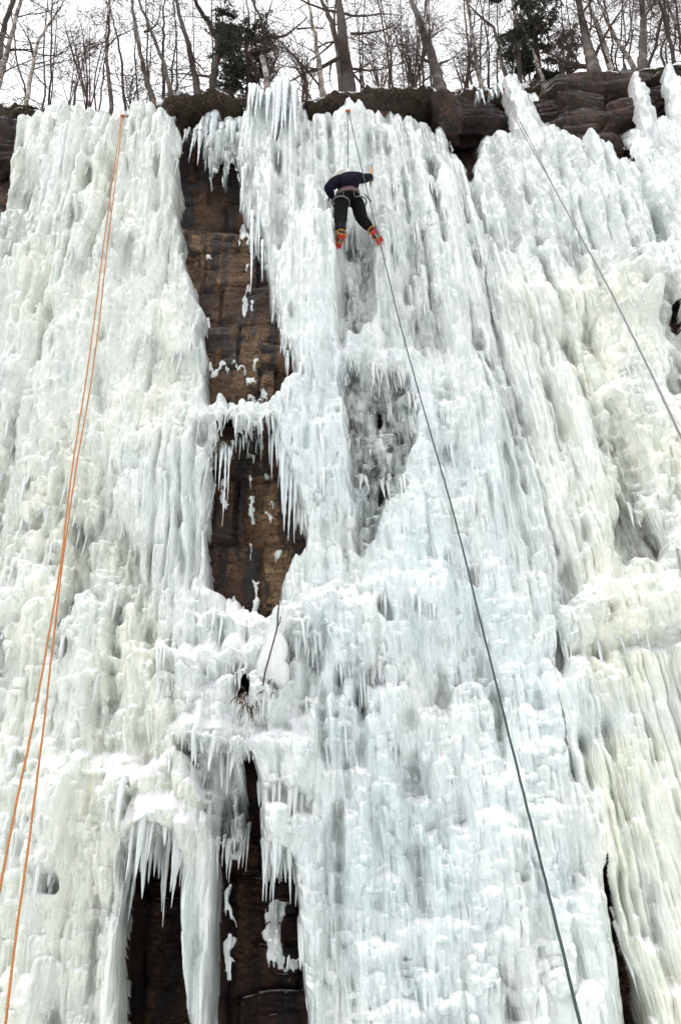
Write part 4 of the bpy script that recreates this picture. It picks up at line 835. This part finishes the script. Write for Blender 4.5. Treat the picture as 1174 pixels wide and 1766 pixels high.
# needles: many small sprays set along drooping branches
def sprays(m, p, d, ln, rr, size=.10, n=9):
    pts = twigs(m[1], p, d, ln, .010, rr, 0, .05)
    for s in range(1, len(pts)):
        for q in range(n):
            c = pts[s].lerp(pts[s - 1], rr.random()); a = Vector((rr.uniform(-1, 1), rr.uniform(-1, 1), rr.uniform(-.7, .4))).normalized()
            b = a.orthogonal().normalized(); b = b.lerp(a.cross(b), rr.random()).normalized() * size * .16; L = a * size * rr.uniform(.6, 1.3)
            m[0].quad(c - b * .3, c + L * .5 - b, c + L, c + L * .5 + b)
def conifer(name, line, wpx, delta, label, nb, blen, seed, cat, size=.10, lo=.2):
    rr = random.Random(seed); b = at(*line[0], THICK); Y = b.y + delta; P = [at_y(x, y, Y) for x, y in line]
    sc = FPX / -(CAMROT.transposed() @ (P[0] - Vector((0, 0, CAM_Z)))).z; base = Vector((P[0].x, Y, min(terr(P[0].x, Y), P[0].z) - .1)); root = empty(name, base); tag(root, label, cat)
    dirn = (P[-1] - P[-2]).normalized(); path = [q - base for q in bez([base] + P + [P[-1] + dirn * 1.0], 5)]; n = len(path); r0 = wpx / sc / 2
    t = MB().tube(path, [r0 * (1.1 - .9 * i / n) for i in range(n)], 8); o = t.build('trunk', M_BARK, None); o.parent = root
    f = (MB(), MB())
    for q in range(nb):
        i = rr.randint(int(n * lo), n - 1); az = rr.uniform(0, 6.283); d = Vector((math.cos(az), math.sin(az) * .8, rr.uniform(-.15, .35)))
        pts = twigs(f[1], path[i], d, blen * rr.uniform(.5, 1.1), .014, rr, 0, .03)
        for z in range(8): sprays(f, pts[rr.randint(1, len(pts) - 1)], d + Vector((rr.uniform(-.8, .8), rr.uniform(-.8, .8), rr.uniform(-.4, .2))), rr.uniform(.2, .5), rr, size)
    o = f[0].build('crown', M_NEEDLE, None, False); o.parent = root; o = f[1].build('branches', M_TWIG, None); o.parent = root; return root
conifer('conifer_tree', [(932, 140), (926, 95), (919, 50), (907, -5)], 12, .7, 'dark drooping conifer behind the pale slanting stem at right', 34, .85, 41, 'tree')
conifer('evergreen_shrub', [(425, 165), (428, 130), (424, 95), (422, 70)], 6, .45, 'dense dark evergreen bush above the rock chimney', 30, .46, 43, 'shrub', .085, .25)
# broken birch stub
a = at(462, 158, .05); b = at_y(452, 99, a.y); base = a + Vector((0, 0, -.25)); root = empty('tree_stump', base); tag(root, 'short broken pale birch stub leaning left on the cliff edge by the evergreen bush', 'stump')
m = MB(); pt = bez([Vector((0, 0, 0)), a - base, (a - base).lerp(b - base, .5) + Vector((.02, 0, 0)), b - base], 4); m.tube(pt, [.055 * (1 - .15 * i / len(pt)) for i in range(len(pt))], 10)
o = m.build('trunk', M_BIRCH, None); o.parent = root
m = MB()
for q in range(7): an = q * .9; m.tube([pt[-1] + Vector((math.cos(an) * .035, math.sin(an) * .035, -.02)), pt[-1] + Vector((math.cos(an) * .035, math.sin(an) * .035, .04 + .05 * (q % 3)))], [.014, .002], 4)
o = m.build('splinters', M_BIRCHD, None); o.parent = root

# ------------------------------------------------------------------ ropes and their anchors
def rope_mat(name, a, b):
    m, nt, p, _ = new_mat(name); w = N(nt, 'ShaderNodeTexWave', wave_type='BANDS', bands_direction='DIAGONAL'); w.inputs['Scale'].default_value = 26; w.inputs['Distortion'].default_value = 3
    nt.links.new(objcoord(nt, (1, 1, 1)), w.inputs['Vector']); nt.links.new(ramp(nt, w.outputs['Fac'], [(.35, a), (.6, b)]), p.inputs['Base Color']); p.inputs['Roughness'].default_value = .75; return m
M_ROPEO = rope_mat('orange_rope', (.36, .11, .025), (.55, .22, .055)); M_ROPEG = rope_mat('green_rope', (.018, .035, .035), (.04, .07, .065)); M_ROPEY = rope_mat('grey_rope', (.13, .12, .13), (.28, .26, .27))
def front(px, py, off): return min(at(px, py, off).y, at_ice(px, py, .08, 6).y)
def strand(line, y0, y1, clearance):
    """points down a strand: depth runs evenly from the anchor to the near end but stays clear of the ice"""
    n = len(line); L = [0]
    for i in range(1, n): L.append(L[-1] + math.dist(line[i], line[i - 1]))
    out = []
    for i, (x, y) in enumerate(line):
        t = L[i] / L[-1]; Y = y0 + (y1 - y0) * t ** .8
        if i: Y = min(Y, front(x, y, clearance))
        out.append(at_y(x, y, Y))
    return bez(out, 10)
def to_ground(pts, r):
    p = pts[-1]; d = (pts[-1] - pts[-3]).normalized(); out = list(pts)
    if d.z < -.05:
        q = p + d * ((p.z - .75) / -d.z) if p.z > .8 else p; q.y = min(q.y, 5.5); out += [p.lerp(q, .5) + Vector((0, .02, 0)), q]
    q = out[-1]; c = Vector((q.x, q.y, .72))
    for s in range(40):
        a = s * .45; out.append(c + Vector((math.cos(a) * .28 * (1 + .1 * math.sin(s)) - .28, math.sin(a) * .28, .01 + .0012 * s - .1)))
    return out
def rope(name, lines, rad, mat, label):
    m = MB(); rr = random.Random(4)
    for l in lines: m.tube([p + Vector((rr.uniform(-1, 1), rr.uniform(-1, 1), 0)) * .0012 for p in l], rad, 8)
    o = m.build(name, mat); tag(o, label, 'rope'); return o
aO = at_ice(211, 203, .10, 5); aG = at_ice(600, 194, .10, 5); aY = at(867, 156, -.30)
l1 = strand([(210, 202), (196, 300), (178, 430), (166, 530), (148, 660), (126, 800), (106, 965), (82, 1110), (57, 1250), (28, 1390), (0, 1535)], aO.y, 4.8, -.62)
l2 = strand([(212, 202), (201, 300), (185, 430), (171, 560), (154, 680), (133, 800), (109, 965), (93, 1100), (76, 1250), (52, 1440), (30, 1600), (10, 1766)], aO.y, 5.0, -.60)
rope('climbing_rope', [to_ground(l1, 0)[::-1] + l2[0:1] + to_ground(l2, 0)], .0074, M_ROPEO, 'orange rope doubled from its anchor down the left ice curtain')
g1 = strand([(601, 193), (620, 275), (640, 358), (664, 455), (690, 560), (730, 705), (780, 880), (830, 1080), (880, 1280), (940, 1520), (1000, 1766)], aG.y, 3.3, -.66)
CL_OFF = -.45
g0 = [aG + Vector((-.01, 0, -.05)), at(600, 240, -.40), at(600, 290, -.52)]
rope('climbing_rope', [bez(g0, 8)[::-1] + to_ground(g1, 0)], .0064, M_ROPEG, 'dark green rope from above the climber slanting down to lower right')
y1 = strand([(868, 160), (892, 212), (920, 262), (948, 312), (985, 380), (1040, 480), (1110, 620), (1174, 755), (1260, 940)], aY.y, 3.4, -.40)
y2 = strand([(870, 160), (897, 212), (925, 264), (949, 313)], aY.y, aY.y - .25, -.38)
rope('climbing_rope', [y2[::-1] + to_ground(y1, 0)], .0085, M_ROPEY, 'thin grey rope running down the right ice curtain to the right edge')
M_SLING = simple('sling_webbing', (.45, .12, .05), .8, .4, 40); M_STEEL = simple('steel', (.45, .45, .46), .35, .2, 60, metal=1.0)
def anchor(p, label, tint=M_SLING):
    root = empty('anchor_sling', p); tag(root, label, 'anchor')
    ry_, rz_ = rim_at(p.x); m = MB(); back = Vector((0, max(.2, ry_ + .3 - p.y), max(.12, rz_ + .22 - p.z)))
    for s in (-1, 1): m.tube(bez([Vector((0, 0, .02)), Vector((s * .03, .03, .1)), back * .6 + Vector((s * .05, 0, .03)), back], 6), .011, 6)
    for q in range(5): m.tube([Vector((-.03, -.01, .03 + q * .012)), Vector((.03, .01, .035 + q * .012))], .013, 6)
    o = m.build('webbing', tint, None); o.parent = root
    m = MB(); m.tube([Vector((.028 * math.cos(a), .004, .05 * math.sin(a) - .02)) for a in [i * 6.2832 / 20 for i in range(21)]], .0065, 6)
    o = m.build('carabiner', M_STEEL, None); o.parent = root
anchor(aO, 'orange sling and carabiner at the top of the orange rope'); anchor(aG, 'orange sling and carabiner above the climber on the dark rope'); anchor(aY, 'reddish sling and carabiner at the top of the grey rope')

# ------------------------------------------------------------------ the climber
M_SKIN = simple('skin', (.55, .36, .27), .5, .1, 20); M_JACKET = simple('jacket_cloth', (.008, .007, .016), .95, .35, 22, spec=.1, bmp=.01); M_TROUS = simple('trouser_cloth', (.004, .004, .0045), .9, .35, 20, spec=.15, bmp=.008)
M_GAITER = simple('gaiter_cloth', (.022, .014, .022), .75, .4, 25); M_HARN = simple('harness_web', (.16, .15, .14), .7, .4, 40); M_HELM = simple('helmet_shell', (.72, .70, .64), .3, .05, 10)
M_GLOVE = simple('glove', (.012, .010, .016), .7, .3, 30); M_BOOT = simple('boot', (.02, .017, .015), .6, .3, 30); M_STRAP = simple('strap', (.50, .24, .04), .7, .3, 40); M_RED = simple('red_crampon', (.55, .025, .015), .4, .25, 50); M_SHIRT = simple('shirt_hem', (.16, .07, .08), .8, .3, 30)
M_AXE = simple('axe_shaft', (.62, .24, .03), .4, .2, 30)
J = dict(pelvis=at(601, 341, -.47), waist=at(599, 334, -.50), chest=at(597, 317, -.55), neck=at(595, 310, -.53), head=at(590, 312, -.39), hl=at(588, 342, -.46), hr=at(616, 342, -.46), kl=at(587, 380, -.40), kr=at(622, 376, -.38),
         al=at(588, 403, -.42), ar=at(640, 396, -.36), fl=at(585, 413, -.28), fr=at(645, 406, -.26), sl=at(584, 309, -.56), sr=at(611, 306, -.56), el=at(565, 325, -.60), er=at(627, 308, -.50), wl=at(572, 337, -.44), wr=at(638, 305, -.36))
CO_ = Vector(J['pelvis']); J = {k_: Vector(v) - CO_ for k_, v in J.items()}
climber = empty('person', CO_); tag(climber, 'climber in dark jacket, black trousers and white helmet, gripping an orange axe', 'person')
def skinned(name, verts, edges, mat, root=0, sub=2, parent=climber):
    me = bpy.data.meshes.new(name); me.from_pydata([tuple(v[0]) for v in verts], edges, []); o = bpy.data.objects.new(name, me); C.objects.link(o); o.parent = parent
    me.materials.append(mat); md = o.modifiers.new('skin', 'SKIN'); md.use_smooth_shade = True
    for i, v in enumerate(verts):
        rr_ = v[1]; me.skin_vertices[0].data[i].radius = rr_ if hasattr(rr_, '__len__') else (rr_, rr_)
    me.skin_vertices[0].data[root].use_root = True
    s = o.modifiers.new('sub', 'SUBSURF'); s.levels = s.render_levels = sub; return o
def body(name, g, mat, keys, parent=climber):
    rad = dict(pelvis=.145, waist=.125, chest=.145, neck=.06, head=.095, hl=.10, hr=.10, kl=.075, kr=.075, al=.045, ar=.045, fl=.04, fr=.04, sl=.075, sr=.075, el=.048, er=.048, wl=.034, wr=.034)
    E = [('pelvis', 'waist'), ('waist', 'chest'), ('chest', 'neck'), ('neck', 'head'), ('pelvis', 'hl'), ('pelvis', 'hr'), ('hl', 'kl'), ('hr', 'kr'), ('kl', 'al'), ('kr', 'ar'), ('al', 'fl'), ('ar', 'fr'), ('chest', 'sl'), ('chest', 'sr'), ('sl', 'el'), ('sr', 'er'), ('el', 'wl'), ('er', 'wr')]
    ks = [k_ for k_ in rad if k_ in keys]; V = [(J[k_], rad[k_] + g) for k_ in ks]; root = ks.index('pelvis') if 'pelvis' in ks else (ks.index('chest') if 'chest' in ks else 0)
    return skinned(name, V, [(ks.index(a), ks.index(b)) for a, b in E if a in ks and b in ks], mat, root, 2, parent)
body('body', -.04, M_SKIN, ['pelvis', 'waist', 'chest', 'neck', 'head', 'hl', 'hr', 'kl', 'kr', 'al', 'ar', 'fl', 'fr', 'sl', 'sr', 'el', 'er', 'wl', 'wr'])
_w = J['waist'].copy(); J['waist'] = J['pelvis'].lerp(_w, .40); body('jacket', .024, M_JACKET, ['waist', 'chest', 'neck', 'sl', 'sr', 'el', 'er', 'wl', 'wr']); J['waist'] = _w
body('trousers', .018, M_TROUS, ['pelvis', 'waist', 'hl', 'hr', 'kl', 'kr', 'al', 'ar'])
def ring(c, ax, r1, r2, tube_r, mat, name, parent=climber):
    ax = ax.normalized(); u_ = ax.cross(Vector((0, 1, 0))).normalized(); w_ = ax.cross(u_); m = MB()
    m.tube([c + u_ * math.cos(a) * r1 + w_ * math.sin(a) * r2 for a in [i * 6.2832 / 28 for i in range(29)]], tube_r, 6, False); o = m.build(name, mat, None); o.parent = parent; return o
up_ = (J['chest'] - J['pelvis']).normalized()
har = ring(J['pelvis'].lerp(J['waist'], .62), up_, .150, .142, .018, M_HARN, 'harness')
for s, (h_, k_) in enumerate((('hl', 'kl'), ('hr', 'kr'))): ring(J[h_].lerp(J[k_], .22), J[k_] - J[h_], .116, .116, .012, M_HARN, 'leg_loop', har)
m = MB()
for q in range(3): m.tube([J['hr'] + Vector((.10 + q * .02, -.06 + .04 * q, .0 + .02 * q)), J['hr'] + Vector((.13 + q * .03, -.07 + .04 * q, -.07))], .010, 6)
for s in (-1, 1): m.tube([J['pelvis'] + Vector((s * .05, -.135, .08)), J['pelvis'] + Vector((s * .065, -.15, -.03)), J['pelvis'] + Vector((s * .08, -.10, -.14))], .006, 5)
o = m.build('gear', M_HARN, None); o.parent = har
ring(J['pelvis'].lerp(J['waist'], .92), up_, .150, .142, .020, M_SHIRT, 'shirt_hem')
# helmet
bm = bmesh.new(); bmesh.ops.create_uvsphere(bm, u_segments=24, v_segments=14, radius=.125)
for v in bm.verts:
    v.co.z *= .9; v.co.y *= 1.12
    if v.co.z < -.03: v.co.z = -.03 - (v.co.z + .03) * -.15
me = bpy.data.meshes.new('helmet'); bm.to_mesh(me); bm.free(); o = link_mesh('helmet', me, M_HELM); o.parent = climber; o.location = J['head'] + Vector((-.005, .0, .045)); o.rotation_euler = (R(-18), R(-8), 0)
# gloves: palm, four bent fingers and a thumb
def glove(w, e, side, curl_dir):
    f = (w - e).normalized(); n_ = curl_dir.normalized(); n_ = (n_ - f * n_.dot(f)).normalized(); s_ = f.cross(n_) * side; c = w
    V = [(c - f * .02, .036), (c + f * .045, (.046, .026))]; Ed = [(0, 1)]
    for q in range(4):
        b = c + f * .075 + s_ * (.030 - q * .020); l = (.036, .042, .040, .030)[q]; i = len(V)
        V += [(b, .0115), (b + f * l * .7 + n_ * .018, .0105), (b + f * l * .75 + n_ * (.018 + l * .8), .0098), (b + f * l * .35 + n_ * (.022 + l * 1.2), .009)]
        Ed += [(1, i), (i, i + 1), (i + 1, i + 2), (i + 2, i + 3)]
    i = len(V); b = c + f * .02 + s_ * .042; V += [(b, .013), (b + f * .028 + s_ * .014 + n_ * .02, .0125), (b + f * .045 + n_ * .05, .011)]; Ed += [(0, i), (i, i + 1), (i + 1, i + 2)]
    return skinned('glove', V, Ed, M_GLOVE, 0, 1)
glove(J['wl'], J['el'], 1, Vector((.2, 1, .1))); glove(J['wr'], J['er'], -1, Vector((-.2, .6, .3)))
# boots with crampons
for sd, (an, ft, kn) in (('l', ('al', 'fl', 'kl')), ('r', ('ar', 'fr', 'kr'))):
    A = J[an]; sh = (A - J[kn]).normalized(); F_ = (J[ft] - A); F_ = (F_ + Vector((-.06 if sd == 'l' else .05, .10, .02))).normalized(); S_ = F_.cross(sh).normalized(); D = S_.cross(F_).normalized()
    if D.dot(sh) < 0: D = -D
    heel = A + sh * .05 - F_ * .05
    skinned('gaiter', [(A - sh * .32, .080), (A - sh * .12, .078), (A + sh * .01, .064)], [(0, 1), (1, 2)], M_GAITER, 0, 1)
    bo = skinned('boot', [(A - sh * .02, .052), (heel + D * .0, (.046, .05)), (heel + F_ * .10, (.048, .046)), (heel + F_ * .20, (.050, .036)), (heel + F_ * .255, (.034, .026))], [(0, 1), (1, 2), (2, 3), (3, 4)], M_BOOT, 0, 1)
    ring(A + sh * .005, sh, .064, .064, .009, M_STRAP, 'strap', bo); ring(heel + F_ * .13, F_, .058, .056, .009, M_STRAP, 'strap', bo); ring(heel + F_ * .02, F_ + sh, .062, .062, .008, M_STRAP, 'strap', bo)
    m = MB(); sole = heel + D * .052; rot = Matrix((S_, F_, D)).transposed()
    m.box(sole + F_ * .0, (.075, .07, .012), rot); m.box(sole + F_ * .195, (.085, .085, .012), rot)
    for fx in (-.03, .035, .145, .19, .225):
        for s in (-1, 1): p = sole + F_ * fx + S_ * s * .042; m.tube([p, p + D * .022 + S_ * s * .004, p + D * .045], [.009, .006, .001], 5)
    for s in (-1, 1): p = sole + F_ * .22 + S_ * s * .022; m.tube([p, p + F_ * .05 + D * .006, p + F_ * .085 + D * .022], [.008, .006, .001], 5)
    o = m.build('crampon', M_RED, None, False); o.parent = climber; m = MB(); m.box(sole + F_ * .095, (.022, .14, .008), rot); o2 = m.build('bar', M_STEEL, None, False); o2.parent = o
# ice axe in the right hand
hp_ = CO_ + J['wr'] + (J['wr'] - J['er']).normalized() * .06 + Vector((0, .03, 0)); tp_ = at_y(640.5, 288, hp_.y + .04); axd = (tp_ - hp_).normalized(); root = empty('ice_axe', hp_); tag(root, 'orange shafted ice axe gripped in the right hand of the climber', 'ice axe')
m = MB(); L_ = max(.28, min(.42, (tp_ - hp_).length)); m.tube(bez([-axd * .13, axd * .05 + Vector((0, -.012, 0)), axd * L_ * .6 + Vector((0, -.02, 0)), axd * L_], 5), .019, 8); o = m.build('shaft', M_AXE, None); o.parent = root
m = MB(); h0 = axd * L_; m.tube([h0 + Vector((0, -.06, -.01)), h0, h0 + Vector((.01, .10, -.01)), h0 + Vector((.015, .22, -.07))], [.016, .017, .011, .003], 6); m.tube([h0 - axd * .02, h0 + axd * .05], [.018, .014], 8); o = m.build('pick', M_STEEL, None); o.parent = root
m = MB(); m.tube([-axd * .16, -axd * .24, -axd * .28], [.020, .016, .004], 8); o = m.build('spike', M_STEEL, None); o.parent = root

# ------------------------------------------------------------------ iced twig, grass tufts
tb = at_ice(466, 1176, .06, 6); tt = at_y(482, 1046, tb.y - .02); root = empty('iced_twig', tb); tag(root, 'pointed cone of ice grown round a dark twig on the snow mound', 'iced twig')
m = MB(); ax_ = tt - tb; pts = [ax_ * (i / 14) + Vector((.012 * math.sin(i * 1.3), 0, 0)) for i in range(15)]
rd = [.13, .15, .15, .14, .128, .118, .105, .096, .085, .076, .074, .08, .07, .052, .026]
m.tube(pts, rd, 14); o = m.build('ice_coat', M_ICE, None); ice_attrs(o.data, (.84, .86, .84), .05); o.parent = root
co = np.empty(len(o.data.vertices) * 3); o.data.vertices.foreach_get('co', co); co = co.reshape(-1, 3); co += .014 * np.stack([fbm(co[:, 2] * 9, co[:, 0] * 12, 301, 3), fbm(co[:, 2] * 9, co[:, 0] * 12, 304, 3), 0 * co[:, 0]], -1); o.data.vertices.foreach_set('co', co.ravel())
sh_ = [at_y(x, y, tb.y - .17) - tb for x, y in [(454, 1182), (457, 1160), (463, 1138), (472, 1105), (478, 1082), (479, 1062), (481, 1040)]]; m = MB(); m.tube(bez(sh_, 4), .0075, 6); m.tube([sh_[4], sh_[4] + Vector((.025, -.01, .05)), sh_[4] + Vector((.03, -.01, .10))], .005, 5); o = m.build('stem', M_TWIG, None); o.parent = root
def tuft(px, py, n, ln, off, label, seed):
    rr = random.Random(seed); b = at_ice(px, py, -.02, 5); m = MB(); ln *= .75
    for q in range(n):
        p = Vector((rr.uniform(-.09, .09), rr.uniform(-.04, .04), rr.uniform(-.08, .08))); d = Vector((rr.uniform(-.4, .4), rr.uniform(-.6, .1), rr.uniform(-.2, .9))); P = [p]
        for s in range(4): d = d + Vector((rr.uniform(-.25, .25), 0, -.55)); P.append(P[-1] + d.normalized() * ln * rr.uniform(.6, 1.1) / 4)
        m.tube(P, [.005, .005, .0045, .003, .0015], 3, False)
    o = m.build('grass_tuft', M_GRASS); o.location = b; tag(o, label, 'grass tuft')
tuft(428, 1206, 34, .26, -.50, 'brown dead grass in the hollow below the iced twig', 1); tuft(457, 1180, 12, .16, -.68, 'straw coloured grass at the foot of the iced twig', 2); tuft(384, 768, 36, .24, -.45, 'yellowed grass frozen under the left end of the snowy shelf', 3)
tuft(428, 772, 22, .16, -.42, 'small grass clump under the middle of the snowy shelf', 4);
